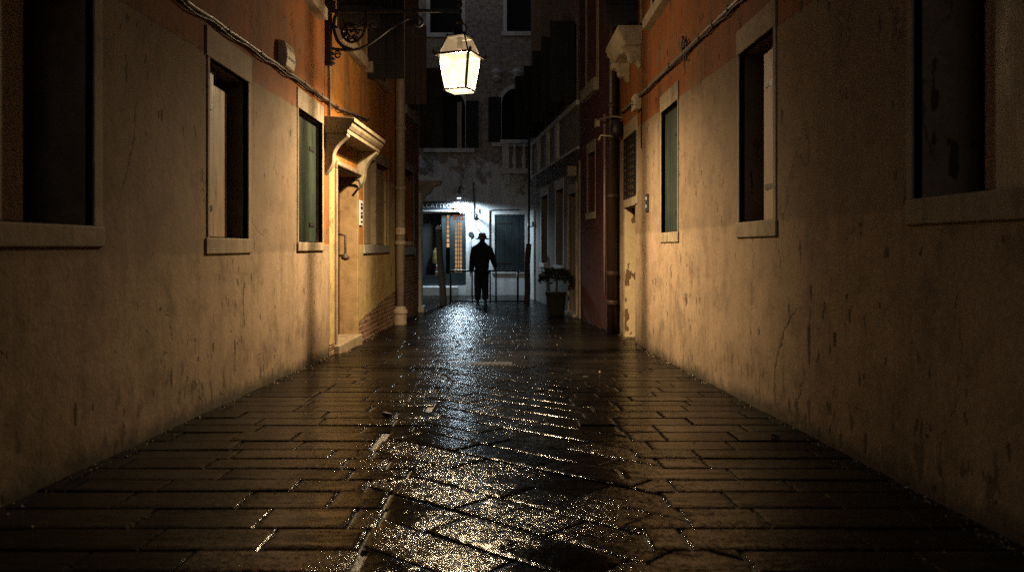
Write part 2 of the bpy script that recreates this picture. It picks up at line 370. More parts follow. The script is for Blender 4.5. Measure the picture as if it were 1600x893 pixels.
def slab(poly, gap=.0032, P=None, cen=None, split=False):
    if len(poly) < 3: return
    if area(poly) < 0: poly = poly[::-1]
    if area(poly) < (.0004 if split else .006): return
    tx, ty, tz, r, gm = P or params()
    fl = [split and internal(poly[i], poly[(i + 1) % len(poly)]) for i in range(len(poly))]
    cx, cy = cen or (sum(p[0] for p in poly) / len(poly), sum(p[1] for p in poly) / len(poly))
    rings = [(0, -.03), (0, -.0075), (.002, -.0038), (.007, -.0019), (.016, -.0006), (.031, 0)]
    n = None; prev = None
    for d, dz in rings:
        q = inset(poly, d + gap * gm, fl)
        if n is None: n = len(q)
        if len(q) != n or n < 3: break
        o = len(PV)
        for p in q:
            PV.append((p[0], p[1], gz(p[1]) + dz + tz + tx * (p[0] - cx) + ty * (p[1] - cy)))
        if prev is not None:
            for i in range(n):
                j = (i + 1) % n; PF.append((prev + i, prev + j, o + j, o + i)); PR.append(r)
        prev = o
    if prev is not None: PF.append(tuple(range(prev, prev + n))); PR.append(r)
BX0, BX1, BY1, JZ = -.60, .66, 8.35, .17
def course(y0, y1, x0, x1, lmin=.45, lmax=.9):
    x = x0 - random.uniform(0, .5)
    while x < x1:
        L = random.uniform(lmin, lmax); a, b = max(x, x0), min(x + L, x1); x += L
        if b - a > .05: slab([(a, y0), (b, y0), (b, y1), (a, y1)])
y = 1.2; ROWS = []
while y < 24.0:
    h = random.uniform(.20, .27) if y < 9 else random.uniform(.22, .32)
    y1 = min(y + h, 24.0)
    xl, xr = -2.4, 2.2
    if y > 17: xl = -7.0
    if y < BY1:
        y1 = min(y1, BY1)
        if BY1 - y1 < .1: y1 = BY1
        bl, br_ = BX0 + random.uniform(-JZ, JZ), BX1 + random.uniform(-JZ, JZ); ROWS.append((y, y1, bl, br_))
        course(y, y1, xl, bl, .35, .7); course(y, y1, br_, xr, .35, .7)
    else: course(y, y1, xl, xr)
    y = y1
CUTX += [BX0 + JZ, BX1 - JZ]; CUTY += [r[1] for r in ROWS]
def clipall(q, planes):
    for nn, cc in planes:
        q = clip(q, nn, cc)
        if len(q) < 3: return []
    return q
# central field: slabs laid on the diagonal, long joints running down towards the right wall
c45, s45 = math.cos(R(-42)), math.sin(R(-42))
v = -3.0
while v < 12:
    hv = random.uniform(.21, .27); u = -10 + random.uniform(0, .6)
    while u < 8:
        L = random.uniform(.42, .80)
        q = [(u, v), (u + L, v), (u + L, v + hv), (u, v + hv)]; q = [(a * c45 - b * s45, a * s45 + b * c45) for a, b in q]
        u += L; P = params(); cen = (sum(a for a, b in q) / 4, sum(b for a, b in q) / 4)
        yy = (((0, 1), BY1), ((0, -1), -1.2))
        core = clipall(q, (((1, 0), BX1 - JZ), ((-1, 0), -(BX0 + JZ))) + yy)
        if core: slab(core, .0036, P, cen, True)
        for y0, y1, bl, br_ in ROWS:
            for lo, hi in ((bl, BX0 + JZ), (BX1 - JZ, br_)):
                k = clipall(q, (((1, 0), hi), ((-1, 0), -lo), ((0, 1), y1), ((0, -1), -y0)))
                if k: slab(k, .0036, P, cen, True)
    v += hv
pm = bpy.data.meshes.new('paving'); pm.from_pydata(PV, [], PF)
pa = pm.attributes.new('slab', 'FLOAT', 'FACE'); pa.data.foreach_set('value', PR)
pm.materials.append(M['slab'])
po = bpy.data.objects.new('paving', pm); COL.objects.link(po); structure(po)
for p in pm.polygons: p.use_smooth = False

# ------------------------------------------------------------------ walls with openings
def wall_mb(p, u0, u1, z0, z1, ops, thick=.45, zfun=None):
    us = sorted({u0, u1, *[q for o in ops for q in o[:2]]}); zs = sorted({z0, z1, *[q for o in ops for q in o[2:4]]})
    us = [q for q in us if u0 - 1e-6 <= q <= u1 + 1e-6]; zs = [q for q in zs if z0 - 1e-6 <= q <= z1 + 1e-6]
    mb = MB()
    for a, b in zip(us, us[1:]):
        for c, d in zip(zs, zs[1:]):
            mu, mz = (a + b) / 2, (c + d) / 2
            if any(o[0] < mu < o[1] and o[2] < mz < o[3] for o in ops): continue
            mb.add([p.w(a, 0, c), p.w(b, 0, c), p.w(b, 0, d), p.w(a, 0, d)], [(0, 1, 2, 3)])
    for o in ops:
        a, b, c, d = o[:4]; t = -thick
        mb.add([p.w(a, 0, c), p.w(a, t, c), p.w(a, t, d), p.w(a, 0, d)], [(0, 1, 2, 3)])
        mb.add([p.w(b, 0, c), p.w(b, t, c), p.w(b, t, d), p.w(b, 0, d)], [(0, 1, 2, 3)])
        mb.add([p.w(a, 0, d), p.w(a, t, d), p.w(b, t, d), p.w(b, 0, d)], [(0, 1, 2, 3)])
        if c > z0 + .01: mb.add([p.w(a, 0, c), p.w(a, t, c), p.w(b, t, c), p.w(b, 0, c)], [(0, 1, 2, 3)])
    t = -thick
    mb.add([p.w(u0, 0, z0), p.w(u0, t, z0), p.w(u0, t, z1), p.w(u0, 0, z1)], [(0, 1, 2, 3)])
    mb.add([p.w(u1, 0, z0), p.w(u1, t, z0), p.w(u1, t, z1), p.w(u1, 0, z1)], [(0, 1, 2, 3)])
    mb.add([p.w(u0, 0, z1), p.w(u0, t, z1), p.w(u1, t, z1), p.w(u1, 0, z1)], [(0, 1, 2, 3)])
    mb.add([p.w(u0, t, z0), p.w(u1, t, z0), p.w(u1, t, z1), p.w(u0, t, z1)], [(0, 1, 2, 3)])
    return mb
def planks(p, u0, u1, n0, n1, z0, z1, k, cut=False, slant=0):
    mb = MB(); w = (u1 - u0) / k
    for i in range(k):
        a, b = u0 + i * w + .0025, u0 + (i + 1) * w - .0025
        zt = z1 - (.09 if cut and i == k - 1 else 0); q0, q1 = n0 + random.uniform(-.003, .003), n1 + random.uniform(-.003, .003); sa, sb = -slant * (a - u0), -slant * (b - u0); w_ = p.w
        mb.hexa([w_(a, q0 + sa, z0), w_(b, q0 + sb, z0), w_(b, q1 + sb, z0), w_(a, q1 + sa, z0), w_(a, q0 + sa, zt), w_(b, q0 + sb, zt), w_(b, q1 + sb, zt), w_(a, q1 + sa, zt)])
    return mb
class straps:
    def __init__(s, p, u0, u1, n, zs): s.q = [MB().pbox(p, u0, u1, n, n + .008, z - .02, z + .02) for z in zs]
    def build(s, name, mat, parent):
        for m in s.q: m.build(name, mat, parent)
def surround(parent, p, u0, u1, z0, z1, lint=.14, jl=.05, jr=.05, sill=.11, proud=.009, lext=.06, sext=.04, sproud=.05, mat='stone', inset_n=-.30, panemat='dark', name='window', sillmat=None):
    mb = MB()
    if jl: mb.pbox(p, u0 - jl, u0, -.04, proud, z0, z1)
    if jr: mb.pbox(p, u1, u1 + jr, -.04, proud, z0, z1)
    if lint: mb.pbox(p, u0 - max(jl, lext), u1 + max(jr, lext), -.04, proud + .004, z1, z1 + lint)
    w = mb.build(name, M[mat], parent, bevel=.003)
    if sill:
        s = MB().pbox(p, u0 - max(jl, sext), u1 + max(jr, sext), -.12, sproud, z0 - sill, z0 - .0005); s.build('sill', M[sillmat or mat], w, bevel=.006)
    pn = MB().pbox(p, u0 + .001, u1 - .001, inset_n - .02, inset_n, z0 + .001, z1 - .001); pn.build('pane', M[panemat], w)  # in the dark material: black backing sheet, room shade painted in, no glass
    return w
def op(p, px0, px1, yt0, yt1, yb0, yb1):
    a = p.hit(px0, yt0); b = p.hit(px1, yt1); c = p.hit(px0, yb0); d = p.hit(px1, yb1)
    return min(a[0], b[0]), max(a[0], b[0]), (c[1] + d[1]) / 2, (a[1] + b[1]) / 2

TOP = 9.5
# ---- left house with cream and orange plaster
lh = thing('plaster_house', 'near left house with cream lower wall, orange upper wall and three shuttered windows', 'house', (-2.06, 5, gz(5)))
w2 = op(LA, 326.4, 387, 96, 123, 370, 374); w3 = op(LA, 465.5, 503, 172, 190, 378, 379)
w1 = (2.75, LA.hit(145, 350)[0], LA.hit(145, 353)[1], w2[3]); u1 = (7.45, 8.85, 4.12, 5.5); u2 = (4.3, 5.6, 4.12, 5.5)
lw = wall_mb(LA, -4, 9.5, -.3, TOP, [w1, w2, w3, u1, u2]).build('wall', M['wallL'], lh)
a = surround(lh, LA, *w1, mat='stone_n', jl=.09, jr=.085, sill=.105, sext=.10, sproud=.014, lint=.16, inset_n=-.32)
planks(LA, 2.76, 3.68, -.17, -.14, w1[2] + .01, w1[3] - .01, 3).build('shutter', M['oldwood'], a, bevel=.004)
a = surround(lh, LA, *w2, mat='stone_n', jl=.04, jr=.07, sill=.115, sext=.075, sproud=.013, lint=.21, lext=.07, inset_n=-.30)
sh = planks(LA, w2[0] + .01, w2[0] + .70, -.115, -.08, w2[2] + .01, w2[3] - .03, 2, True, .05).build('shutter', M['oldwood'], a, bevel=.004)
straps(LA, w2[0] + .012, w2[0] + .30, -.090, (w2[2] + .22, w2[3] - .3)).build('hinge', M['iron'], sh)
a = surround(lh, LA, *w3, jl=.04, jr=.05, sill=.09, sext=.05, sproud=.02, lint=.20, lext=.05, inset_n=-.30)
sh = planks(LA, w3[0] + .005, w3[1] - .01, -.10, -.065, w3[2] + .01, w3[3] - .01, 3).build('shutter', M['green'], a, bevel=.004)
straps(LA, w3[1] - .34, w3[1] - .10, -.066, (w3[2] + .2, w3[3] - .32)).build('hinge', M['iron'], sh)
for u in (u1, u2): surround(lh, LA, *u, jl=.1, jr=.1, sill=.13, sext=.14, sproud=.10, lint=.15, panemat='glass')
# conduit and cable run under the border, with clips
def cable_run(parent, p, pts, n=.035, r=.017, mat='conduit', name='conduit', clip_every=.62, extra=1):
    P = [p.hit(*q) for q in pts]; mb = MB(); path = []
    for (a, za), (b, zb) in zip(P, P[1:]):
        for i in range(10):
            s = i / 10; path.append(p.w(a + (b - a) * s, n, za + (zb - za) * s + random.gauss(0, .003)))
    path.append(p.w(P[-1][0], n, P[-1][1])); mb.tube(path, r, 8); o = mb.build(name, M[mat], parent, smooth=True)
    c = MB()
    for e in range(extra):
        ph = random.uniform(0, 6); off = -.028 - .016 * e
        c.tube([q + Vector((0, 0, off + .009 * math.sin(i * 1.3 + ph))) for i, q in enumerate(path)], .0075, 6)
    if extra: c.build('cable', M['iron'], o, smooth=True)
    L = P[-1][0] - P[0][0]; m = max(2, int(abs(L) / clip_every))
    for i in range(m + 1):
        k = MB()
        s = i / m; j = min(int(s * (len(path) - 1)), len(path) - 1); q = path[j]; u = (Vector((q.x, q.y)) - p.p).dot(p.d); k.pbox(p, u - .010, u + .010, -.002, n + r + .003, q.z - r - .003, q.z + r + .003)
        k.build('clip', M['rust'], o)
    return o
cable_run(lh, LA, [(230, -38), (280, 0), (400, 82), (470, 130), (519, 165)])
def drop(parent, p, px, ya, yb, n, r, mat, name='pipe'):
    a, za = p.hit(px, ya); zb = p.hit(px, yb)[1]
    return MB().tube([p.w(a, n, za), p.w(a, n, (za + zb) / 2), p.w(a, n, zb)], r, 10).build(name, M[mat], parent, smooth=True)
drop(lh, LA, 507.5, -120, 196, .05, .010, 'pipe_br'); q = drop(lh, LA, 511.5, -120, 245, .03, .012, 'conduit'); 
z0 = LA.hit(511.5, 245)[1]; uu = LA.hit(511.5, 245)[0]
MB().tube([LA.w(uu, .03, z0), LA.w(uu, .03, z0 - .17)], .020, 10).build('pipe_sleeve', M['plastic'], q, smooth=True)

# ---- left second house: doorway, canopy, yellow wall and brick footing
bh = thing('doorway_house', 'yellow house past the lamp with canopied stone doorway, brick footing and open black shutters', 'house', (*LB.w(2, 0, 0).xy, gz(11.5)))
d0 = LB.hit(524.5, 400)[0]; d1 = LB.hit(557.5, 400)[0]; ztop = LB.hit(545, 272)[1]
door = (d0, d1, -.2, ztop); bw = op(LB, 568, 606.5, 245, 262, 382, 382); bw = (bw[0], bw[1], bw[2], bw[3])
bu1 = (LB.hit(527, 0)[0], LB.hit(562, 0)[0], 4.12, 5.6); bu2 = (LB.hit(574, 0)[0], LB.hit(600, 0)[0], 4.14, 5.6)
wall_mb(LB, 0, 4.75, -.3, TOP, [door, bw, bu1, bu2]).build('wall', M['wallB'], bh)
# stone door case
dc = MB().pbox(LB, d0 - .06, d0, -.03, .03, gz(9.7), ztop).pbox(LB, d0 - .06, d1 + .06, -.03, .034, ztop, ztop + .10).build('doorway', M['stone'], bh, bevel=.008)
MB().pbox(LB, d1 - .02, d1 + .055, -.26, .022, gz(11) + .1, ztop - .001).build('jamb', M['pitted'], dc, bevel=.010)
dl = MB().pbox(LB, d0 + .002, d1 - .022, -.28, -.23, gz(10.2) + .13, ztop - .002)
for i in range(4):
    zz = gz(10.2) + .25 + i * .52; dl.pbox(LB, d0 + .15, d1 - .2, -.235, -.215, zz, zz + .40)
dl = dl.build('door', M['doorwood'], dc, bevel=.006)
MB().tube([LB.w(d1 - .26, -.215, 1.32), LB.w(d1 - .26, -.10, 1.34), LB.w(d1 - .26, -.10, 1.60), LB.w(d1 - .26, -.215, 1.62)], .018, 8).lathe(LB.w(d1 - .26, -.10, 1.26), [(.0, 0), (.05, .02), (.06, .05), (.02, .08), (.02, .1)], 10).build('handle', M['rust'], dc, smooth=True)
MB().pbox(LB, d0 - .08, d1 + .05, -.28, .07, gz(10.5) - .08, gz(10) + .11).build('doorstep', M['stone_c'], dc, bevel=.015)
MB().tube([LB.w(d1 - .10, -.05, ztop - .04), LB.w(d1 - .10, .05, ztop - .05), LB.w(d1 - .05, .06, ztop - .12), LB.w(d1 - .12, .04, ztop - .17)], .016, 8).build('hook', M['iron'], dc, smooth=True)
MB().tube([LB.w(d0 - .05, .05, ztop + .035), LB.w(d1 + .35, .06, ztop + .02)], .014, 6).build('iron_tie', M['rust'], dc)
# canopy: moulded slab on two scrolled consoles
cu0, cu1, cz = -.26, 1.72, 2.76
prof = [(0, .20), (.36, .175), (.36, .13), (.335, .12), (.325, .085), (.295, .05), (.28, .04), (.28, 0), (0, 0)]
mb = MB(); mb.prism([LB.w(cu0, n, cz + z) for n, z in prof], LB.w(cu1, 0, 0) - LB.w(cu0, 0, 0)); cn = mb.build('canopy', M['stone_c'], bh, bevel=.006)
def console(u, w, zt, H, D):
    L = [(0, 0), (D, 0)]
    for i in range(13):
        s = i / 12; L.append((D * (1 - .62 * s) - D * .20 * math.sin(s * math.pi), -H * s * .62 - .03))
    for i in range(1, 9):
        s = i / 8; L.append((D * .38 * (1 - s) + D * .07 * math.sin(s * math.pi * 1.0), -.62 * H - .03 - H * .36 * s))
    L.append((0, -H))
    return MB().prism([LB.w(u, n, zt + z) for n, z in L], LB.w(u + w, 0, 0) - LB.w(u, 0, 0))
console(cu0 + .02, .14, cz, .46, .27).build('console', M['stone'], cn, bevel=.008)
console(cu1 - .20, .16, cz, .50, .27).build('console', M['stone_y'], cn, bevel=.008)
# pale shuttered window with long grey sill
a = surround(bh, LB, *bw, jl=.03, jr=.06, sill=.13, sext=.02, sproud=.025, lint=.16, mat='stone', sillmat='stone_d', inset_n=-.32)
um = LB.hit(587, 300)[0]
MB().pbox(LB, um - .06, um + .04, -.14, .012, bw[2], bw[3]).build('mullion', M['stone'], a, bevel=.008)
planks(LB, bw[0] + .01, um - .07, -.11, -.07, bw[2] + .01, bw[3] - .05, 1).build('shutter', M['palewood'], a, bevel=.006)
planks(LB, um + .05, bw[1] - .01, -.11, -.07, bw[2] + .01, bw[3] - .05, 1).build('shutter', M['palewood'], a, bevel=.006)
for u in (bu1, bu2): surround(bh, LB, *u, jl=.09, jr=.09, sill=.16, sext=.12, sproud=.10, lint=.15, panemat='glass')
def leaf_out(parent, p, u, wd, z0, z1, name='open_shutter', mat='black', th=.04, lean=0):
    """a shutter leaf standing open, square to the wall"""
    mb = MB(); k = 4
    for i in range(k):
        a, b = .03 + wd * i / k, .03 + wd * (i + 1) / k - .005
        mb.hexa([p.w(u + lean * a, a, z0), p.w(u + th + lean * a, a, z0), p.w(u + th + lean * b, b, z0), p.w(u + lean * b, b, z0), p.w(u + lean * a, a, z1), p.w(u + th + lean * a, a, z1), p.w(u + th + lean * b, b, z1), p.w(u + lean * b, b, z1)])
    for z in (z0 + .2, z1 - .25): mb.pbox(p, u - .018, u - .001, .06, wd, z, z + .07)
    return mb.build(name, M[mat], parent, bevel=.004)
leaf_out(bh, LB, bu2[0] - .06, .52, 3.90, 5.6); leaf_out(bh, LB, bu1[0] - .06, .50, 4.14, 5.6)
cable_run(bh, LB, [(523, 168), (545, 176), (572, 186)], r=.012, clip_every=.5)
# downpipe
def downpipe(parent, x, y, r, z1, mat, basez, collars, foot=True):
    z0 = gz(y) - .02; mb = MB().tube([(x, y, z0 + basez), (x, y, (z0 + z1) / 2), (x, y, z1)], r, 16)
    o = mb.build('downpipe', M[mat], parent, smooth=True)
    for z in collars:
        c = MB().lathe((x, y, z), [(r + .001, 0), (r + .016, .008), (r + .018, .05), (r + .012, .06), (r + .001, .07)], 16); c.build('collar', M[mat], o)
    if foot: MB().lathe((x, y, z0), [(r * 1.35, 0), (r * 1.35, basez * .62), (r * 1.55, basez * .66), (r * 1.55, basez * .8), (r * 1.2, basez * .9), (r * 1.1, basez + .01)], 18).build('pipe_foot', M[mat], o)
    return o
pu = LB.hit(618.5, 400); pp = LB.w(pu[0] - .12, .10, 0)
dp = downpipe(bh, pp.x, pp.y, .083, TOP, 'pipe', .33, [1.48, 2.45, 3.5])
tk = MB().lathe((pp.x, pp.y, LB.hit(619, 366)[1]), [(.0835, 0), (.0855, .001), (.0855, .11), (.0835, .111)], 20).build('sticker', M['plastic'], dp)
def arc_text(x, y, r, z, parent):
    mb = MB()
    for k, th in enumerate((-112, -92, -72)):
        for dz0, dz1 in ((.022, .09),):
            th0, th1 = R(th - 3), R(th + 3); mb.add([(x + r * math.cos(th0), y + r * math.sin(th0), z + dz0), (x + r * math.cos(th1), y + r * math.sin(th1), z + dz0), (x + r * math.cos(th1), y + r * math.sin(th1), z + dz1), (x + r * math.cos(th0), y + r * math.sin(th0), z + dz1)], [(0, 1, 2, 3)])
    mb.build('sticker_mark', M['rust'], parent)
arc_text(pp.x, pp.y, .0872, LB.hit(619, 366)[1], tk)

# ---- left third house: dark brick, window, stone corner pillar and corbel
chs = thing('brick_house', 'dark brick and ochre house with a white stone corner pillar and carved corbel', 'house', (*LB.w(6.2, 0, 0).xy, gz(15.5)))
cw = op(LB, 630, 646, 262, 272, 385, 388); cu = (LB.hit(630, 0)[0], LB.hit(648, 0)[0], 4.1, 5.6)
wall_mb(LB, 4.75, 7.70, -.3, TOP, [cw, cu]).build('wall', M['wallC'], chs)
surround(chs, LB, *cw, jl=.06, jr=.10, sill=.14, sext=.12, sproud=.03, lint=.14, mat='stone_d')
surround(chs, LB, *cu, jl=.10, jr=.16, sill=.16, sext=.14, sproud=.10, lint=.14, mat='stone_d')
leaf_out(chs, LB, cu[0] - .05, .42, 4.12, 5.6, mat='post'); leaf_out(chs, LB, 7.55, .52, 3.55, 5.25)
e0 = LB.w(7.70, 0, 0); pl = MB().box(e0.x - .28, e0.x + .06, e0.y + .01, e0.y + .33, gz(17) - .05, 2.62).build('pillar', M['stone_w'], chs, bevel=.02)
MB().box(e0.x - .33, e0.x + .12, e0.y - .04, e0.y + .40, gz(17) - .05, gz(17) + .12).build('pillar_base', M['stone_w'], pl, bevel=.015)
L = [(-.3, 2.92), (.50, 2.92), (.46, 2.84), (.30, 2.78), (.24, 2.66), (.16, 2.62), (.08, 2.45), (.03, 2.40), (-.3, 2.40)]
MB().prism([Vector((e0.x + a, e0.y + .02, b - .05)) for a, b in L], (0, .28, 0)).build('corbel', M['stone_d'], pl, bevel=.015)
sl = Plane((e0.x - .28, e0.y + .34), (e0.x - 4.5, e0.y + .9), (0, 1)); wall_mb(sl, 0, 4.2, 2.6, TOP, []).build('side_wall', M['wallC'], chs)
lin = MB().box(e0.x - 3, e0.x - .28, e0.y + .05, e0.y + .30, 2.55, 2.9).build('wooden_lintel', M['post'], chs)

# ---- right house with cream and orange plaster
rh = thing('plaster_house', 'near right house with cream wall, orange band, grille over a walled doorway', 'house', (1.83, 6, gz(6)))
r2 = op(R1, 1156, 1209.5, 83, 45, 348, 342); r3 = op(R1, 1034, 1059.5, 175, 157, 363, 362); rg = op(R1, 977, 995.2, 221, 204, 311, 305)
r1 = (2.2, R1.hit(1428, 300)[0], R1.hit(1428, 311)[1], r2[3]); rd = (R1.hit(992.5, 400)[0], R1.hit(976.5, 400)[0], -.2, R1.hit(984, 323)[1])
ru = (8.75, 9.75, 4.25, 5.6); ru2 = (10.62, 11.5, 4.345, 5.8); ru3 = (4.4, 5.7, 4.25, 5.6)
wall_mb(R1, -4, 12.6, -.3, TOP, [r1, r2, r3, rg, rd, ru, ru2, ru3]).build('wall', M['wallR'], rh)
a = surround(rh, R1, *r1, mat='stone_n', jl=.09, jr=.055, sill=.115, sext=.06, sproud=.012, lint=.16, inset_n=-.32)
planks(R1, 2.22, 3.27, -.17, -.14, r1[2] + .01, r1[3] - .01, 4).build('shutter', M['oldwood'], a, bevel=.004)
a = surround(rh, R1, *r2, mat='stone_n', jl=.055, jr=.035, sill=.115, sext=.07, sproud=.016, lint=.185, lext=.06, inset_n=-.30)
sh = planks(R1, r2[0] + .01, r2[0] + .54, -.115, -.08, r2[2] + .01, r2[3] - .06, 2, False, .05).build('shutter', M['oldwood'], a, bevel=.004)
straps(R1, r2[0] + .20, r2[0] + .48, -.104, (r2[2] + .25, r2[3] - .3)).build('hinge', M['iron'], sh)
a = surround(rh, R1, *r3, jl=.03, jr=.05, sill=.11, sext=.05, sproud=.016, lint=.19, lext=.05, inset_n=-.30)
sh = planks(R1, r3[0] + .005, r3[1] - .005, -.075, -.04, r3[2] + .01, r3[3] - .03, 3).build('shutter', M['green'], a, bevel=.004)
straps(R1, r3[0] + .02, r3[0] + .3, -.041, (r3[2] + .2, r3[3] - .32)).build('hinge', M['iron'], sh)
a = surround(rh, R1, *rg, jl=.06, jr=.06, sill=.12, sext=.06, sproud=.02, lint=.22, lext=.08, inset_n=-.25)
gr = MB(); nu, nz = 6, 9
for i in range(nu + 1):
    u = rg[0] + (rg[1] - rg[0]) * i / nu; gr.tube([R1.w(u, .012 + .008 * (j % 2), rg[2] + (rg[3] - rg[2]) * j / 18) for j in range(19)], .011, 6)
for j in range(nz + 1):
    z = rg[2] + (rg[3] - rg[2]) * j / nz; gr.tube([R1.w(rg[0] + (rg[1] - rg[0]) * i / 12, .024 - .008 * (i % 2), z) for i in range(13)], .010, 6)
    for i in range(nu): gr.lathe(R1.w(rg[0] + (rg[1] - rg[0]) * (i + .5) / nu, .018, z - .02), [(.0, 0), (.022, .012), (.022, .03), (.0, .042)], 6)
gr.build('grille', M['iron'], a)
dcr = MB().pbox(R1, rd[0] - .05, rd[1] + .05, -.03, .022, rd[3], rd[3] + .05).pbox(R1, rd[1], rd[1] + .07, -.30, .018, gz(12) - .05, rd[3]).build('doorway', M['stone'], rh, bevel=.006)
M['peel'] = plaster('peeling_plaster', (.56, .44, .26), (.16, .10, .05), brickline=(-3, 0, .1), base_damp=False, crack=1.0)
tt = M['peel'].node_tree
def peelmat():
    t = NT('peeled_jamb'); n = t.noise(5.5, t.scaled(1, 1, .55), detail=6, rough=.55).outputs['Fac']; n2 = t.noise(30, detail=4).outputs['Fac']
    f = t.ramp(n, .53, .545); c = t.mix(f, t.mix(t.ramp(n2, .4, .7, 0, .5), (.58, .46, .27), (.36, .26, .13)), t.mix(n2, (.20, .12, .06), (.10, .06, .035)))
    return t.fin(c, .85, t.bump(t.math('ADD', t.math('MULTIPLY', f, -1.0), t.math('MULTIPLY', n2, .2)), .01, .9), spec=.2)
bpy.data.materials.remove(M['peel']); M['peel'] = peelmat()
MB().pbox(R1, rd[1] - .03, rd[1] - .001, -.34, .004, gz(12) - .05, rd[3] - .001).build('jamb', M['peel'], dcr)
MB().pbox(R1, rd[0] + .001, rd[1] - .001, -.36, -.32, gz(12) - .05, rd[3] - .001).build('door', M['doorwood'], dcr)
for u in (ru, ru3): surround(rh, R1, *u, jl=.1, jr=.1, sill=.13, sext=.14, sproud=.10, lint=.15, panemat='glass')
a = surround(rh, R1, *ru2, jl=.1, jr=.1, sill=0, lint=.15, panemat='glass')
leaf_out(rh, R1, ru2[0] - .06, .44, 4.36, 5.8)
bal = [(0, .25), (.32, .25), (.32, .19), (.30, .18), (.295, .13), (.26, .10), (.255, .05), (.23, .03), (.23, 0), (0, 0)]
bc = MB().prism([R1.w(10.45, n, 4.09 + z) for n, z in bal], (0, 1.25, 0)).build('balcony_slab', M['stone_y'], rh, bevel=.006)
for u in (10.52, 11.48):
    L = [(0, 0), (.37, 0), (.395, -.04), (.39, -.09), (.35, -.13), (.28, -.14), (.24, -.17), (.245, -.23), (.23, -.28), (.17, -.32), (.09, -.33), (.05, -.38), (.03, -.43), (0, -.44)]
    MB().prism([R1.w(u, n * .68, 4.09 + z * .62) for n, z in L], (0, .17, 0)).build('corbel', M['stone_y'], bc, bevel=.01)
cable_run(rh, R1, [(1200, -33), (1160, 0), (1100, 57), (1003, 150), (975, 175)], r=.021)
drop(rh, R1, 1003.5, 168, 232, .012, .008, 'rust', 'pipe')
u, z = R1.hit(962, 205)[0], R1.hit(966, 215)[1]
dpr = downpipe(rh, 1.70, 12.42, .075, TOP, 'pipe_br', .02, [.55, 1.0, 2.2, 3.6], False)
MB().tube([(1.585, 12.40, gz(12.4) + .6), (1.585, 12.40, 3.5)], .020, 8).build('thin_pipe', M['conduit'], dpr, smooth=True)

# cracks and spots where the plaster has come away
M['scar'] = stone('bare_render', (.075, .052, .032), .4, .9)
rs = random.Random(5)
def crack(parent, p, pts, w):
    up, lo = [], []
    P = [p.hit(*q) for q in pts]; fine = []
    for (a, za), (b, zb) in zip(P, P[1:]):
        for k in range(7): t = k / 7; fine.append((a + (b - a) * t + rs.gauss(0, .008), za + (zb - za) * t + rs.gauss(0, .006)))
    fine.append(P[-1]); mb = MB(); n = len(fine)
    ws = [w * (.3 + 1.2 * rs.random() ** 2) * min(1, 4 * min(i, n - 1 - i) / n + .12) for i in range(n)]
    for i in range(n - 1):
        (a, za), (b, zb) = fine[i], fine[i + 1]
        mb.add([p.w(a - ws[i], .0012, za), p.w(a + ws[i], .0012, za), p.w(b + ws[i + 1], .0012, zb), p.w(b - ws[i + 1], .0012, zb)], [(0, 1, 2, 3)])
    mb.build('crack', M['scar'], parent)
def scar(parent, p, px, py, w, h):
    u, z = p.hit(px, py); k = 22; L = []
    for i in range(k):
        a = 2 * math.pi * i / k; r = rs.uniform(.55, 1.1); L.append(p.w(u + w * r * math.cos(a), .0014, z + h * r * math.sin(a)))
    c = p.w(u, .0014, z); MB().add([c] + L, [(0, 1 + i, 1 + (i + 1) % k) for i in range(k)]).build('scar', M['scar'], parent)
crack(rh, R1, [(1254, 474), (1238, 490), (1226, 515), (1217, 545), (1211, 575), (1210, 606)], .009)
crack(rh, R1, [(1210, 606), (1212, 632)], .004); crack(rh, R1, [(1187, 582), (1186, 600), (1188, 626)], .006); crack(rh, R1, [(1187, 582), (1198, 580), (1206, 590)], .004)
crack(rh, R1, [(1213, 374), (1218, 400), (1222, 440)], .003); crack(rh, R1, [(1062, 482), (1063, 512), (1058, 545)], .003); crack(rh, R1, [(1254, 590), (1250, 615), (1238, 640)], .007)
for q in ((1264, 538, .020, .16), (1304, 529, .026, .05), (1297, 545, .012, .03), (1186, 517, .012, .035), (1245, 640, .03, .10), (1258, 655, .02, .06), (1233, 632, .02, .05), (1313, 690, .02, .05), (1352, 690, .018, .07), (1293, 634, .012, .03), (1088, 470, .010, .05), (1064, 405, .012, .08), (1020, 440, .012, .04), (1043, 490, .014, .04), (1270, 690, .03, .05), (1350, 588, .01, .02)): scar(rh, R1, *q)
crack(lh, LA, [(222, 110), (212, 180), (206, 240), (190, 300), (178, 360)], .0025); crack(lh, LA, [(430, 240), (428, 262), (436, 280)], .003)
for q in ((251, 482, .02, .012), (361, 517, .014, .012), (405, 552, .03, .006), (268, 590, .014, .07), (253, 180, .010, .05), (248, 178, .006, .03), (430, 480, .010, .03), (182, 700, .03, .05), (118, 645, .016, .06), (310, 560, .012, .02), (337, 300, .006, .03), (470, 500, .008, .025)): scar(lh, LA, *q)

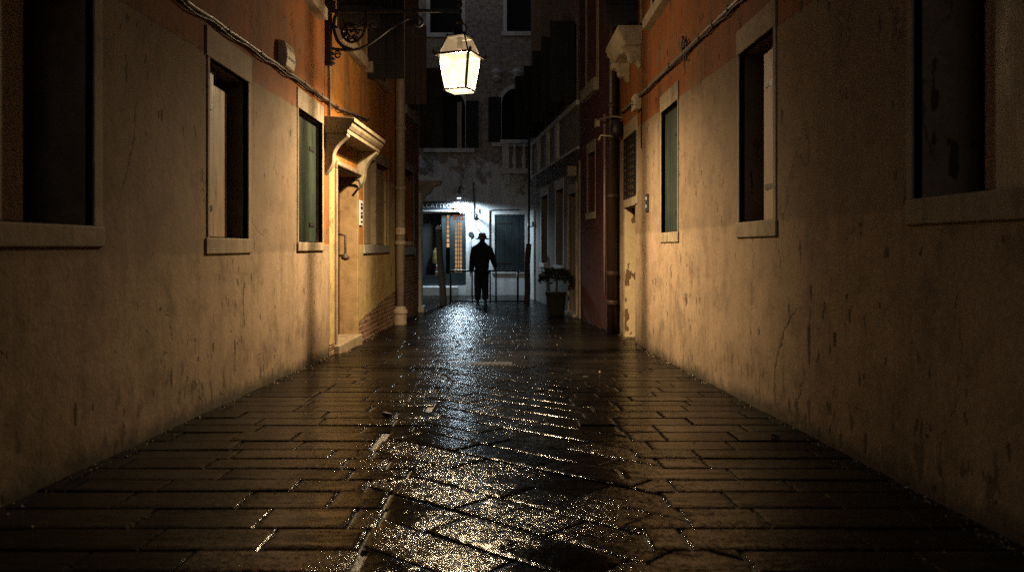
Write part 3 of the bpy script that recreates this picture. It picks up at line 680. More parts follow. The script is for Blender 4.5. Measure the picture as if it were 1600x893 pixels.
# ---- right red house
dh = thing('red_house', 'narrow dark red plaster house with one small window beyond the brown downpipe', 'house', (*R2.w(1.4, 0, 0).xy, gz(14)))
q = op(R2, 918, 930, 237, 241, 331, 333); qu = (R2.hit(932, 0)[0], R2.hit(917, 0)[0], 4.35, 6.2)
wall_mb(R2, 0, 2.92, -.3, TOP, [q, qu]).build('wall', M['wallR2'], dh)
surround(dh, R2, *q, jl=.05, jr=.05, sill=.12, sext=.06, sproud=.03, lint=.2, mat='stone_y'); surround(dh, R2, *qu, jl=.20, jr=.12, sill=.22, sext=.2, sproud=.09, lint=.15, mat='stone_y')
MB().pbox(R2, 2.80, 2.92, .001, .03, gz(15) - .05, 3.1).build('corner_strip', M['stone_y'], dh, bevel=.01)
MB().pbox(R2, .04, .10, .001, .035, gz(13) - .05, 1.6).build('edge_strip', M['plastic'], dh, bevel=.006)

# ---- right far house with string course, aprons and stacked open shutters
th = thing('grey_house', 'far right pale grey house with row of black open shutters upstairs', 'house', (*R3.w(3.5, 0, 0).xy, gz(19)))
ta = op(R3, 856, 846, 304, 308, 412, 410); tb = op(R3, 880, 868.5, 294, 298, 415, 413); td = (R3.hit(901, 400)[0], R3.hit(889.5, 400)[0], -.2, R3.hit(895, 303)[1])
tu = [(R3.hit(px, 100)[0], R3.hit(px, 100)[0] + .75, 4.35, 5.85) for px in (902, 871.5, 855, 838)]
tu[0] = (.3, 1.1, 4.35, 5.85)
tu[1] = (1.75, 2.6, 4.35, 5.85); tu[2] = (3.4, 4.2, 4.35, 5.85); tu[3] = (5.2, 6.1, 4.35, 5.85)
wall_mb(R3, 0, 7.03, -.3, TOP, [ta, tb, td] + tu).build('wall', M['wallR3'], th)
surround(th, R3, *ta, jl=.1, jr=.1, sill=.10, lint=.22, lext=.1, mat='stone_w'); surround(th, R3, *tb, jl=.1, jr=.1, sill=.10, lint=.22, lext=.1, mat='stone_w')
a = MB().pbox(R3, td[0] - .10, td[0], -.05, .03, gz(15.5) - .05, td[3]).pbox(R3, td[1], td[1] + .12, -.05, .03, gz(17) - .05, td[3]).pbox(R3, td[0] - .1, td[1] + .12, -.05, .034, td[3], td[3] + .2).build('doorway', M['stone_y'], th, bevel=.008)
planks(R3, td[0] + .005, td[1] - .005, -.14, -.09, gz(16) + .06, td[3] - .005, 4).build('door', M['oldwood'], a, bevel=.004)
MB().pbox(R3, td[0] - .1, td[1] + .1, -.1, .10, gz(16.4) - .05, gz(16.4) + .07).build('doorstep', M['stone_d'], a, bevel=.01)
for i, u in enumerate(tu):
    surround(th, R3, *u, jl=.07, jr=.07, sill=0, lint=.12, mat='stone_d', panemat='glass')
for px, wd in ((901, .50), (884, .50), (869, .52), (853, .52), (842, .6)):
    uu = R3.hit(px, 100)[0]; leaf_out(th, R3, max(.05, uu), wd, 4.30, 5.9)
MB().pbox(R3, 0.02, 7.03, .001, .07, 4.20, 4.30).build('parapet_cap', M['stone_w'], th, bevel=.01)
MB().pbox(R3, 0.02, 7.03, .001, .05, 3.34, 3.40).build('string_course', M['stone_w'], th, bevel=.01)
for u in (2.3, 3.6, 5.1, 6.5): MB().pbox(R3, u, u + .32, .001, .06, 3.401, 4.199).build('pier', M['stone_w'], th, bevel=.01)
MB().pbox(R3, 0.02, 5.9, .001, .012, 2.99, 3.338).build('dark_band', M['post'], th)
a = MB().pbox(R3, 6.1, 6.95, .001, .05, gz(22) - .05, 2.45).build('pilaster', M['stone_w'], th, bevel=.01)
MB().pbox(R3, 6.05, 7.02, .001, .10, 2.0, 2.12).build('impost', M['stone_w'], a, bevel=.01)
# house end beyond, closing the gap
e = R3.w(7.03, 0, 0); EP = Plane((e.x, e.y), (e.x + 5, e.y + .3), (0, 1)); wall_mb(EP, .46, 5, -.3, TOP, []).build('end_wall', M['wallR3'], th)

# ---- far house closing the alley
fh = thing('canal_house', 'brick house closing the alley end with white ground floor and lit shop door', 'house', (0, 24, gz(24)))
def fr(x0, x1, y0, y1): a = FP.hit(x0, y1); b = FP.hit(x1, y0); return (a[0], b[0], a[1], b[1])
shop = (FP.hit(650, 400)[0], FP.hit(728, 400)[0], gz(24) - .0, FP.hit(700, 333)[1]); shop = (shop[0], shop[1], FP.hit(700, 446)[1], shop[3])
fg = fr(773, 820, 335, 423); fa = fr(678, 727, 140, 232); fb = fr(784, 826, 134, 223); ft1 = fr(672, 720, -60, 52); ft2 = fr(792, 838, -60, 50)
wall_mb(FP, -9, 5, -.3, 13, [shop, fg, fa, fb, ft1, ft2]).build('wall', M['wallF'], fh)
def arch(parent, u0, u1, zspring, name='arch', mat='stone_w', n=.03, ext=.10, fillmat='wallF'):
    r = (u1 - u0) / 2; c = (u0 + u1) / 2; K = 14; mb = MB()
    for i in range(K):
        a, b = math.pi * i / K, math.pi * (i + 1) / K
        P = []
        for th_, rr in ((a, r), (a, r + ext), (b, r + ext), (b, r)): P.append((c + rr * math.cos(th_), zspring + rr * math.sin(th_) * 1.15))
        mb.hexa([FP.w(q[0], -.06, q[1]) for q in P] + [FP.w(q[0], n, q[1]) for q in P])
    return mb.build(name, M[mat], parent)
def spandrel(parent, u0, u1, zs, z1):
    r = (u1 - u0) / 2; c = (u0 + u1) / 2; K = 10
    for sgn in (-1, 1):
        L = [(c + sgn * r * 1.0, zs)] + [(c + sgn * r * math.cos(i * math.pi / 2 / K), zs + 1.15 * r * math.sin(i * math.pi / 2 / K)) for i in range(1, K + 1)] + [(c, z1), (c + sgn * r, z1)]
        MB().prism([FP.w(a, -.08, b) for a, b in L], FP.w(0, -.003, 0) - FP.w(0, -.08, 0)).build('spandrel', M['wallF'], parent)
for f_, nm in ((fa, 0), (fb, 1)):
    a = surround(fh, FP, *f_, jl=.0, jr=.0, sill=.12, sext=.25, sproud=.08, lint=0, mat='stone_d', panemat='glass', sillmat='stone_w') if False else None
    zs = f_[3] - .55; mb = MB().pbox(FP, f_[0] - .10, f_[0], -.05, .03, f_[2], zs).pbox(FP, f_[1], f_[1] + .10, -.05, .03, f_[2], zs)
    w = mb.build('arched_window', M['stone_w'], fh); arch(w, f_[0], f_[1], zs); spandrel(w, f_[0], f_[1], zs, f_[3] - .001)
    MB().pbox(FP, f_[0] - .30, f_[1] + .28, -.1, .10, f_[2] - .12, f_[2] - .001).build('sill', M['stone_w'], w, bevel=.01)
    MB().pbox(FP, f_[0], f_[1], -.32, -.28, f_[2], f_[3]).build('pane', M['dark'], w)  # black sheet behind the arch, room shade put into its colour
    if nm == 0:
        for x0, x1 in ((682, 691), (714, 721)):
            a0, a1 = FP.hit(x0, 200)[0], FP.hit(x1, 200)[0]; MB().pbox(FP, a0, a1, -.2, -.12, f_[2] + .001, f_[3] - .35).build('window_post', M['oldwood'], w)
    for s_ in (-1, 1):
        u = f_[0] - .02 if s_ < 0 else f_[1] + .02
        MB().pbox(FP, min(u, u + s_ * .38), max(u, u + s_ * .38), .04, .08, f_[2] + .02, zs + .2).build('shutter', M['black'], w)
    if nm == 1:
        cx = [FP.hit(px, 100) for px in (776, 808)]
        for u, z in cx: MB().lathe(FP.w(u, .06, FP.hit(790, 128)[1]), [(.05, 0), (.16, .08), (.10, .16), (.20, .26), (.12, .36), (.02, .42)], 8).build('stone_finial', M['stone_w'], w)
# balcony under the right arched window
bz0, bz1 = FP.hit(800, 272)[1], FP.hit(800, 226)[1]; bu0, bu1_ = FP.hit(782, 250)[0], .95
b = MB().pbox(FP, bu0, bu1_, .10, .42, bz0 - .02, bz0 + .13).build('balcony', M['stone_w'], fh, bevel=.015)
MB().pbox(FP, bu0, bu1_, .26, .42, bz1 - .02, bz1 + .10).build('balcony_rail', M['stone_w'], b, bevel=.015)
MB().pbox(FP, bu0 + .05, bu0 + .26, .26, .42, bz0 + .131, bz1 - .021).build('balcony_pier', M['stone_w'], b, bevel=.01)
for i in range(3):
    u = bu0 + .42 + i * .28; H = bz1 - bz0 - .16; MB().lathe(FP.w(u, .34, bz0 + .131), [(.07, 0), (.07, .04 * H), (.045, .1 * H), (.085, .38 * H), (.05, .62 * H), (.035, .82 * H), (.065, .93 * H), (.065, H)], 10).build('baluster', M['stone_w'], b, smooth=True)
MB().pbox(FP, bu0 + .12, bu0 + .30, .101, .38, bz0 - .34, bz0 - .021).build('balcony_bracket', M['stone_w'], b, bevel=.02)
for f_ in (ft1, ft2): surround(fh, FP, *f_, jl=.11, jr=.13, sill=.13, sext=.16, sproud=.08, lint=.1, mat='stone_w', panemat='dark')
a = surround(fh, FP, *fg, jl=.09, jr=.09, sill=.08, lint=.10, mat='stone_w', sproud=.03, panemat='dark')
s = planks(FP, fg[0] + .003, fg[1] - .003, -.06, -.012, fg[2] + .003, fg[3] - .003, 6).build('shutter', M['teal'], a, bevel=.006)
straps(FP, fg[0] - .06, fg[0] + .5, -.011, (fg[2] + .25, fg[3] - .26)).build('hinge', M['iron'], s)
# shopfront
sf = MB().pbox(FP, shop[1], shop[1] + .16, -.1, .02, gz(24) - .03, shop[3]).pbox(FP, shop[0] - .1, shop[1] + .16, -.1, .05, shop[3], shop[3] + .15).build('shopfront', M['stone_w'], fh, bevel=.01)
MB().pbox(FP, shop[0], FP.hit(716, 400)[0], -.15, .30, gz(24) - .05, gz(24) + .26).build('doorstep', M['stone_w'], sf, bevel=.015)
def fx(px): return FP.hit(px, 400)[0]
def fz(py): return FP.hit(700, py)[1]
fm = MB()
for x0, x1 in ((650, 652), (690, 696.5), (703, 708.5), (724, 728)): fm.pbox(FP, fx(x0), fx(x1), -.12, -.04, shop[2] + .002, shop[3] - .001)
for y0, y1 in ((333.2, 335.5), (344, 347), (425, 446)): fm.pbox(FP, fx(708.5), fx(724), -.115, -.045, fz(y1) + .002, fz(y0) - .002)
fm.pbox(FP, fx(652), fx(690), -.115, -.045, shop[2] + .002, fz(436)).pbox(FP, fx(696.5), fx(703), -.115, -.045, shop[2] + .002, fz(428)).pbox(FP, fx(708.5), fx(711), -.115, -.045, fz(425), fz(347)).pbox(FP, fx(721.5), fx(724), -.115, -.045, fz(425), fz(347))
fr_ = fm.build('shop_frame', M['teal'], sf)
MB().pbox(FP, fx(711), fx(721.5), -.10, -.09, fz(425), fz(347)).build('door_pane', M['amber'], fr_)
MB().pbox(FP, fx(708.5), fx(724), -.10, -.09, fz(344), fz(335.5)).build('transom_pane', M['red'], fr_)
MB().pbox(FP, fx(697.6), fx(701.8), -.10, -.09, fz(386), fz(336)).build('side_pane', M['amber'], fr_)
gb = MB()
for i in range(1, 3): u = fx(711) + (fx(721.5) - fx(711)) * i / 3; gb.pbox(FP, u - .012, u + .012, -.088, -.06, fz(425), fz(347))
for i in range(1, 12): z = fz(425) + (fz(347) - fz(425)) * i / 12; gb.pbox(FP, fx(711), fx(721.5), -.087, -.062, z - .012, z + .012)
for i in range(1, 4): u = fx(708.5) + (fx(724) - fx(708.5)) * i / 4; gb.pbox(FP, u - .012, u + .012, -.088, -.06, fz(344), fz(335.5))
gb.pbox(FP, fx(708.5), fx(724), -.087, -.062, fz(340), fz(339.2))
for i in range(1, 7): z = fz(386) + (fz(336) - fz(386)) * i / 7; gb.pbox(FP, fx(697.6), fx(701.8), -.087, -.062, z - .02, z + .02)
gb.build('glazing_bars', M['teal'], fr_)
MB().pbox(FP, shop[0], fx(711), -.43, -.40, shop[2], shop[3]).pbox(FP, fx(702), shop[1], -.2, -.16, shop[2], shop[3]).pbox(FP, shop[0], fx(690), -.39, -.15, shop[2] + .02, shop[2] + .30).build('shop_shade_back', M['dark'], sf)  # black backing sheets, the shade inside the shop put into their colour
# cable down the white wall, little duct
kb = MB().tube([FP.w(fx(740), .03, fz(285)), FP.w(fx(740.4), .03, fz(310)), FP.w(fx(741), .03, fz(335))], .018, 6).tube([FP.w(fx(741), .03, fz(345)), FP.w(fx(743), .04, fz(353)), FP.w(fx(749), .03, fz(360))], .008, 6).tube([FP.w(fx(765), .02, fz(390)), FP.w(fx(765), .02, fz(329)), FP.w(fx(772), .02, fz(328)), FP.w(fx(812), .02, fz(327.5))], .014, 6).build('wall_cable', M['iron'], fh)

# ------------------------------------------------------------------ things on the far wall
def wall_thing(name, label, cat, p, px, py, group=None):
    u, z = p.hit(px, py); o = thing(name, label, cat, p.w(u, 0, z), group); return o, u, z
sg, u, z = wall_thing('shop_sign', 'long dark shop sign with pale lettering above the lit shop door', 'sign', FP, 692, 323)
sb = MB().pbox(FP, fx(660), fx(719), .055, .13, fz(330), fz(314.5)).build('board', M['signbg'], sg, bevel=.008)
MB().pbox(FP, fx(660), fx(719.5), .131, .15, fz(330.5), fz(328.5)).build('trim', M['letter'], sb)
fc = bpy.data.curves.new('lettering', 'FONT'); fc.body = 'LCATTEOUS'; fc.size = .18; fc.extrude = .006; fc.align_x = 'RIGHT'; fc.space_character = 1.12
fo = bpy.data.objects.new('lettering', fc); COL.objects.link(fo); fo.parent = sb; fo.rotation_euler = (R(90), 0, 0)
fo.location = Vector((fx(717.5), 24 - .137, fz(324.6))) - Vector(sb['_o']); fc.materials.append(M['letter'])
bpy.context.view_layer.update(); lm = bpy.data.meshes.new_from_object(fo.evaluated_get(bpy.context.evaluated_depsgraph_get()))
l2 = bpy.data.objects.new('lettering', lm); COL.objects.link(l2); l2.parent = sb; l2.location = fo.location; l2.rotation_euler = fo.rotation_euler; bpy.data.objects.remove(fo); l2.name = 'lettering'
MB().lathe(FP.w(fx(711.5), .14, fz(328)), [(.02, 0), (.10, .05), (.03, .08), (.07, .14), (.0, .22)], 8).build('emblem', M['gold'], sb)
wl = thing('wall_lamp', 'small white enamel dish lamp glowing over the shop door', 'wall lamp', FP.w(fx(718.5), .0, fz(309)))
zl = fz(309.5); lp = FP.w(fx(718.5), .42, zl)
MB().tube([FP.w(fx(722), .0, zl + .30), FP.w(fx(722), .18, zl + .36), FP.w(fx(719), .40, zl + .30), Vector((lp.x, lp.y, zl + .10))], .02, 8).build('arm', M['iron'], wl, smooth=True)
MB().lathe((lp.x, lp.y, zl), [(.215, -.02), (.22, -.006), (.11, .07), (.04, .11), (.0, .115)], 20).build('dish', M['enamel'], wl, smooth=True)
wb = MB().lathe((lp.x, lp.y, zl - .045), [(.02, 0), (.055, .015), (.055, .045), (.03, .06)], 14).build('bulb', emit('white_bulb', (.82, .94, 1), 14), wl, smooth=True)
ld = bpy.data.lights.new('lamp_light', 'SPOT'); ld.energy = 460; ld.color = (.64, .85, 1.0); ld.shadow_soft_size = .12; ld.spot_size = R(172); ld.spot_blend = .35
lo = bpy.data.objects.new('lamp_light', ld); COL.objects.link(lo); lo.parent = wl; lo.location = Vector((lp.x, lp.y - .05, zl - .10)) - Vector(wl['_o'])
ro, u, z = wall_thing('wall_plaque', 'round dark metal plaque on the white wall left of the man', 'plaque', FP, 736, 366)
c = FP.w(u, .0, z); mb = MB(); L = [c + Vector((math.cos(t) * .085, 0, math.sin(t) * .085)) for t in [2 * math.pi * i / 24 for i in range(24)]]; mb.prism(L, (0, -.03, 0)).build('disc', M['grey_pl'], ro, bevel=.006)
ro, u, z = wall_thing('hook_bracket', 'black iron hook bracket on the white wall above the hat', 'bracket', FP, 742, 337)
MB().pbox(FP, u - .05, u + .05, .0, .05, z - .10, z + .08).build('plate', M['iron'], ro, bevel=.01); MB().tube([FP.w(u, .04, z), FP.w(u + .03, .30, z + .04), FP.w(u + .05, .36, z - .05), FP.w(u + .02, .28, z - .12)], .022, 8).build('hook', M['iron'], ro, smooth=True)
ro = tag(MB().pbox(FP, fx(748), fx(749.6), .0, .03, fz(334), fz(326)).build('door_bell', M['grey_pl'], None, .004, loc=FP.w(fx(748.6), 0, fz(331))), 'slim dark bell plate beside the iron hook on white wall', 'bell')
# shop window display
tag(MB().lathe(FP.w(fx(680), -.27, shop[2] + .66), [(.0, 0), (.10, 0), (.115, .14), (.10, .34), (.04, .46), (.0, .48)], 12).build('straw_heap', M['yel'], None, loc=FP.w(fx(680), -.27, shop[2] + .66)), 'yellow heap in the dark shop window behind the white post', 'shop display')
st = thing('card_stack', 'white and red striped boxes stacked in the shop window', 'boxes', FP.w(fx(684), -.12, shop[2] + .30))
for i in range(4): MB().pbox(FP, fx(679 + .6 * i), fx(689), -.38, -.155 + .01 * i, shop[2] + .301 + i * .085, shop[2] + .383 + i * .085).build('box', M['white' if i % 2 else 'redc'], st, bevel=.004)

# ------------------------------------------------------------------ street lantern on its bracket
YL = 9.3
ln = thing('street_lantern', 'lit four sided street lantern hanging from scrolled iron bracket over the alley', 'street lamp', at(718, 60, YL))
def lp2(px, py): return at(px, py, YL)
def spline(pts, k=8):
    P = [Vector(p) for p in pts]; out = []
    for i in range(len(P) - 1):
        p0, p1, p2, p3 = P[max(i - 1, 0)], P[i], P[i + 1], P[min(i + 2, len(P) - 1)]
        for j in range(k):
            t = j / k; out.append(.5 * ((2 * p1) + (p2 - p0) * t + (2 * p0 - 5 * p1 + 4 * p2 - p3) * t * t + (3 * p1 - p0 - 3 * p2 + p3) * t ** 3))
    return out + [P[-1]]
def spiral(px, py, r0, r1, a0, turns, n=26):
    return [lp2(px + (r0 + (r1 - r0) * i / n) * math.cos(a0 + turns * 2 * math.pi * i / n), py - (r0 + (r1 - r0) * i / n) * math.sin(a0 + turns * 2 * math.pi * i / n)) for i in range(n + 1)]
br = MB(); pt = lp2(517, 50)
br.box(-2.05, -1.985, YL - .03, YL + .03, lp2(0, 103).z, lp2(0, -6).z)
br = br.build('bracket', M['iron'], ln, bevel=.006)
MB().box(-2.0, lp2(722, 0).x, YL - .016, YL + .016, lp2(0, 20).z, lp2(0, 14.5).z).build('arm', M['iron'], br, bevel=.004)
scr = MB()
scr.tube(spline([lp2(519, 76), lp2(535, 78), lp2(552, 78), lp2(570, 73), lp2(590, 60), lp2(610, 45), lp2(630, 33), lp2(645, 27), lp2(656, 28), lp2(661, 35), lp2(656, 41), lp2(649, 38), lp2(650, 33)]), .017, 8)
scr.tube(spline([lp2(527, 18), lp2(522, 32), lp2(522, 48), lp2(528, 64), lp2(538, 74), lp2(550, 77)]), .019, 8)
scr.tube(spline([lp2(570, 20), lp2(571, 40), lp2(564, 58), lp2(550, 66), lp2(538, 60), lp2(534, 48), lp2(540, 38), lp2(550, 38), lp2(553, 46), lp2(547, 50)]), .016, 8)
scr.tube(spiral(583, 40, 10, 2, 2.0, -1.3), .011, 6).tube(spiral(566, 36, 5, 2, 0, 1.2), .009, 6)
scr.tube(spiral(518, 10, 6, 2, 3.4, -1.4), .010, 6).tube(spiral(527, 86, 6, 1.8, 2.2, -1.3), .010, 6).tube(spiral(518, -2, 5, 2, 0, 1.3), .010, 6)
scr.tube(spline([lp2(535, 30), lp2(545, 55), lp2(560, 64)]), .012, 6).tube(spline([lp2(530, 45), lp2(545, 47), lp2(565, 47)]), .012, 6)
scr.build('scrollwork', M['iron'], br, smooth=True)
for k in range(7):
    lf = MB()
    a = k * .9; c0 = lp2(548 + 10 * math.cos(a), 50 + 10 * math.sin(a)); lf.lathe(c0 + Vector((0, 0, -.03)), [(.0, 0), (.030, .02), (.034, .04), (.0, .07)], 7); lf.build('leaf_ornament', M['iron'], br)
for pz in (84, 92, 99, 4, 11): MB().lathe(lp2(519, pz) + Vector((0, 0, -.02)), [(.0, 0), (.04, .012), (.04, .03), (.0, .045)], 8).build('knob', M['iron'], br)
# lantern body
lc = lp2(718.5, 0); LX = lc.x; TH = R(-21)
def rot(x, y): return (LX + x * math.cos(TH) - y * math.sin(TH), YL + x * math.sin(TH) + y * math.cos(TH))
def ring(h, z): return [Vector((*rot(sx * h, sy * h), z)) for sx, sy in ((-1, -1), (1, -1), (1, 1), (-1, 1))]
zc, ze, zb, zk = lp2(0, 59).z, lp2(0, 86).z, lp2(0, 140).z, lp2(0, 145.5).z
hc, he, ht, hb = .108, .229, .186, .131
body = MB()
A, B, T, Bo = ring(hc, zc), ring(he - .05, ze + .005), ring(ht, ze - .02), ring(hb, zb)
def sq(c0, c1, w): body.tube([c0, c1], w, 4)
for k in range(4):
    k2 = (k + 1) % 4
    sq(A[k], B[k], .010); sq(T[k], Bo[k], .016); sq(A[k], A[k2], .014); sq(Bo[k], Bo[k2], .016)
E0, E1, E2, E3 = ring(he, ze - .028), ring(he, ze - .005), ring(ht - .006, ze - .022), ring(he - .055, ze + .012)
for k in range(4):
    k2 = (k + 1) % 4; body.hexa([E2[k], E2[k2], E0[k2], E0[k], E3[k], E3[k2], E1[k2], E1[k]])
    body.lathe(E1[k] + Vector((0, 0, -.005)), [(.014, 0), (.02, .02), (.0, .05)], 6); body.lathe(A[k], [(.012, 0), (.016, .016), (.0, .04)], 6)
body = body.build('lantern_frame', M['iron'], ln)
def facets(parent, name, lo, hi, mat, sh=.0):
    for k in range(4):
        k2 = (k + 1) % 4; MB().add([lo[k], lo[k2], hi[k2], hi[k]], [(0, 1, 2, 3)]).build(name, M[mat], parent)
facets(body, 'glass_pane', ring(hb - .004, zb), ring(ht - .004, ze - .022), 'pane')
facets(body, 'roof_pane', ring(he - .055, ze + .004), ring(hc - .003, zc), 'paneroof')
MB().add(ring(hb - .012, zb - .030) + ring(hb, zb - .004), [(0, 1, 2, 3), (0, 1, 5, 4), (1, 2, 6, 5), (2, 3, 7, 6), (3, 0, 4, 7)]).build('base_pane', M['pane'], body)
cap = MB().hexa(ring(hc + .01, zc - .004) + ring(hc - .03, zc + .03))
cap.lathe((LX, YL, zc + .03), [(.085, 0), (.06, .03), (.035, .05), (.028, .12), (.045, .14), (.03, .17), (.018, .20), (.018, lp2(0, 17).z - zc - .03)], 12)
for s_ in (-1, 1): cap.tube([Vector((LX + s_ * (.035 + .045 * math.sin(a)), YL, zc + .04 + .06 * (1 - math.cos(a)))) for a in [i * 3.6 / 14 for i in range(15)]], .007, 6)
cap.build('lantern_cap', M['iron'], body)
MB().lathe((LX, YL, zc - .16), [(.022, 0), (.034, .03), (.03, .12), (.02, .16)], 12).build('bulb_holder', M['pipe_br'], body, smooth=True)
MB().lathe((LX, YL, lp2(0, 12).z), [(.02, 0), (.035, .04), (.02, .07), (.03, .09), (.0, .12)], 10).build('finial', M['iron'], br)
pd = bpy.data.lights.new('bulb_light', 'SPOT'); pd.spot_size = R(160); pd.spot_blend = .85; pd.shadow_soft_size = .028; pd.energy = 1950; pd.color = (1, .735, .43)      # lamp unit under the lantern roof, shining down
pl_ = bpy.data.objects.new('bulb_light', pd); COL.objects.link(pl_); pl_.parent = ln; pl_.location = Vector((LX, YL, ze - .03)) - Vector(ln['_o'])
pd = bpy.data.lights.new('bulb_glow', 'POINT'); pd.energy = 120; pd.color = (1, .735, .43); pd.shadow_soft_size = .035
pl_ = bpy.data.objects.new('bulb_glow', pd); COL.objects.link(pl_); pl_.parent = ln; pl_.location = Vector((LX, YL, (ze + zb) / 2 + .04)) - Vector(ln['_o'])

# ------------------------------------------------------------------ small wall fittings
o, u, z = wall_thing('alarm_box', 'cream alarm box with curved front on the orange wall', 'alarm box', LA, 433, 105)
L = [(0, 0), (.08, .01), (.095, .09), (.09, .17), (.07, .245), (0, .26)]
MB().prism([LA.w(u, n, z + q) for n, q in L], (0, .30, 0)).build('case', M['plastic'], o, bevel=.015)
mb = MB()
for zz in (.085, .10, .20): mb.pbox(LA, u + .04, u + .26, .06, .0985 if zz < .15 else .087, z + zz, z + zz + .008)
mb.build('groove', M['rust'], o)
o, u, z = wall_thing('intercom', 'white intercom strip of dark buttons between the doorway and the pale shutters', 'intercom', LB, 562.3, 352)
zt = LB.hit(562.3, 313)[1]; MB().pbox(LB, u - .10, u + .10, .001, .022, z, zt).build('faceplate', M['enamel'], o, bevel=.006)
mb = MB()
for i in range(5):
    zz = z + .04 + i * (zt - z - .08) / 4.4; mb.pbox(LB, u - .05, u + .05, .0225, .03, zz, zz + .022 + .02 * (i % 2))
mb.build('button', M['iron'], o)
o, u, z = wall_thing('intercom', 'narrow dark intercom plate on the cream wall beside the walled doorway', 'intercom', R1, 1012, 331)
zt = R1.hit(1012, 303)[1]; MB().pbox(R1, u - .09, u + .07, .001, .018, z, zt).build('faceplate', M['grey_pl'], o, bevel=.006); MB().pbox(R1, u - .02, u + .02, .0185, .024, z + .05, z + .09).pbox(R1, u - .03, u + .03, .0185, .021, z + .15, z + .19).build('button', M['enamel'], o)
o, u, z = wall_thing('junction_box', 'cream junction box at the end of the cable run on orange wall', 'junction box', R1, 1000.5, 173)
zt = R1.hit(1000.5, 149)[1]; MB().pbox(R1, u - .14, u + .12, .001, .10, z, zt).build('case', M['plastic'], o, bevel=.012); MB().pbox(R1, u - .06, u + .04, .1005, .106, z + .07, z + .085).pbox(R1, u - .06, u + .04, .1005, .106, z + .11, z + .122).build('slot', M['iron'], o)
o, u, z = wall_thing('wall_anchor', 'black wrought iron wall tie with looped ends on the orange wall', 'wall anchor', R1, 1073.5, 97)
zt = R1.hit(1073.5, 55)[1]; H = zt - z
def lam(u, du, z0, z1): return [R1.w(u - du, .03, z0), R1.w(u - du, .03, z1 - .03), R1.w(u - du * .4, .03, z1), R1.w(u + du * .4, .03, z1), R1.w(u + du, .03, z1 - .03), R1.w(u + du, .03, z0), R1.w(u - du, .03, z0)]
MB().tube(lam(u - .05, .04, z, zt - .06), .009, 6).tube(lam(u + .06, .035, z + .10, zt), .009, 6).tube([R1.w(u - .14, .03, z + H * .62), R1.w(u + .14, .03, z + H * .62)], .008, 6).tube([R1.w(u, 0, z + H / 2), R1.w(u, .05, z + H / 2)], .012, 6).build('loop', M['iron'], o)
o, u, z = wall_thing('security_light', 'dark floodlight on a curved arm by the brown downpipe', 'security light', R1, 974, 205)
MB().tube(spline([R1.w(u, .0, z + .2), R1.w(u + .1, .15, z + .24), R1.w(u + .1, .32, z + .2), R1.w(u + .05, .42, z + .18)]), .015, 8).build('arm', M['conduit'], o, smooth=True)
MB().lathe(R1.w(u + .02, .10, z - .10), [(.02, 0), (.085, .03), (.10, .12), (.085, .24), (.03, .28)], 14).build('housing', M['iron'], o, smooth=True); MB().tube([R1.w(u, .10, z - .08), R1.w(u + .02, .34, z - .06), R1.w(u + .04, .36, z - .13)], [.012, .012, .03], 8).build('sensor', M['plastic'], o, smooth=True)
o, u, z = wall_thing('junction_box', 'tiny pale junction box on the dark red wall', 'junction box', R2, 936, 199)
MB().pbox(R2, u - .10, u + .10, .001, .06, z, z + .13).build('case', M['plastic'], o, bevel=.01)
o, u, z = wall_thing('wall_lantern', 'small unlit wall lantern on the corner of the red house', 'wall lamp', R3, 903, 275)
MB().pbox(R3, u, u + .14, .02, .20, z, z + .2).build('shade', M['palewood'], o, bevel=.015); MB().tube([R3.w(u + .07, 0, z + .3), R3.w(u + .07, .12, z + .3), R3.w(u + .07, .12, z + .2)], .012, 6).build('arm', M['iron'], o)

# ------------------------------------------------------------------ end of the alley: railing, posts, planter
rl = thing('canal_railing', 'dark tubular steel railing across the end of the alley', 'railing', at(762, 472, 20.45))
YR = 20.45; zt, zb_ = at(0, 423, YR).z, gz(YR) + .035
def rx(px): return (px - CX) * YR / F
MB().tube(spline([(rx(703.5), YR, zt - .05), (rx(706), YR, zt), (rx(740), YR, zt), (rx(805), YR, zt), (rx(809), YR, zt - .05)], 4), .024, 8).build('top_rail', M['iron'], rl, smooth=True)
MB().tube([(rx(703), YR, zb_), (rx(770), YR, zb_), (rx(822), YR, zb_)], .022, 8).build('bottom_rail', M['iron'], rl, smooth=True)
MB().tube([(rx(809), YR, zt - .01), (rx(822), YR, zt - .01)], .02, 8).build('end_rail', M['iron'], rl, smooth=True)
for px, r in ((704, .026), (738, .016), (766, .020), (775, .022), (809, .028)): MB().tube([(rx(px), YR, gz(YR) - .02), (rx(px), YR, zt - (.05 if px in (704, 809) else 0))], r, 8).build('post', M['iron'], rl, smooth=True)
def mooring(name, label, top, base, r0, r1, Yp, cap):
    b = at(base[0], base[1], Yp); b.z = gz(Yp) - .03; t_ = at(top[0], top[1], Yp); o = thing(name, label, 'mooring post', (b.x, b.y, gz(Yp)))
    pts = [b.lerp(t_, s) + Vector((.012 * math.sin(7 * s), .01 * math.cos(5 * s), 0)) for s in [i / 8 for i in range(9)]]
    MB().tube(pts, [r0 + (r1 - r0) * i / 8 for i in range(9)], 12).build('shaft', M['post' if not cap else 'greypost'], o, smooth=True)
    if cap: MB().lathe(t_ - Vector((0, 0, .01)), [(r1 * 1.02, 0), (r1 * 1.0, .05), (r1 * .75, .09), (r1 * .3, .11), (0, .112)], 14).build('cap', M['enamel'], o, smooth=True)
    return o
mooring('mooring_post', 'pale leaning wooden post with a rounded white top', (685.5, 358), (692.5, 478), .085, .075, 19.3, True)
mooring('mooring_post', 'dark brown wooden post at the right end of the railing', (825.5, 381), (823, 475), .075, .075, 20.2, False)
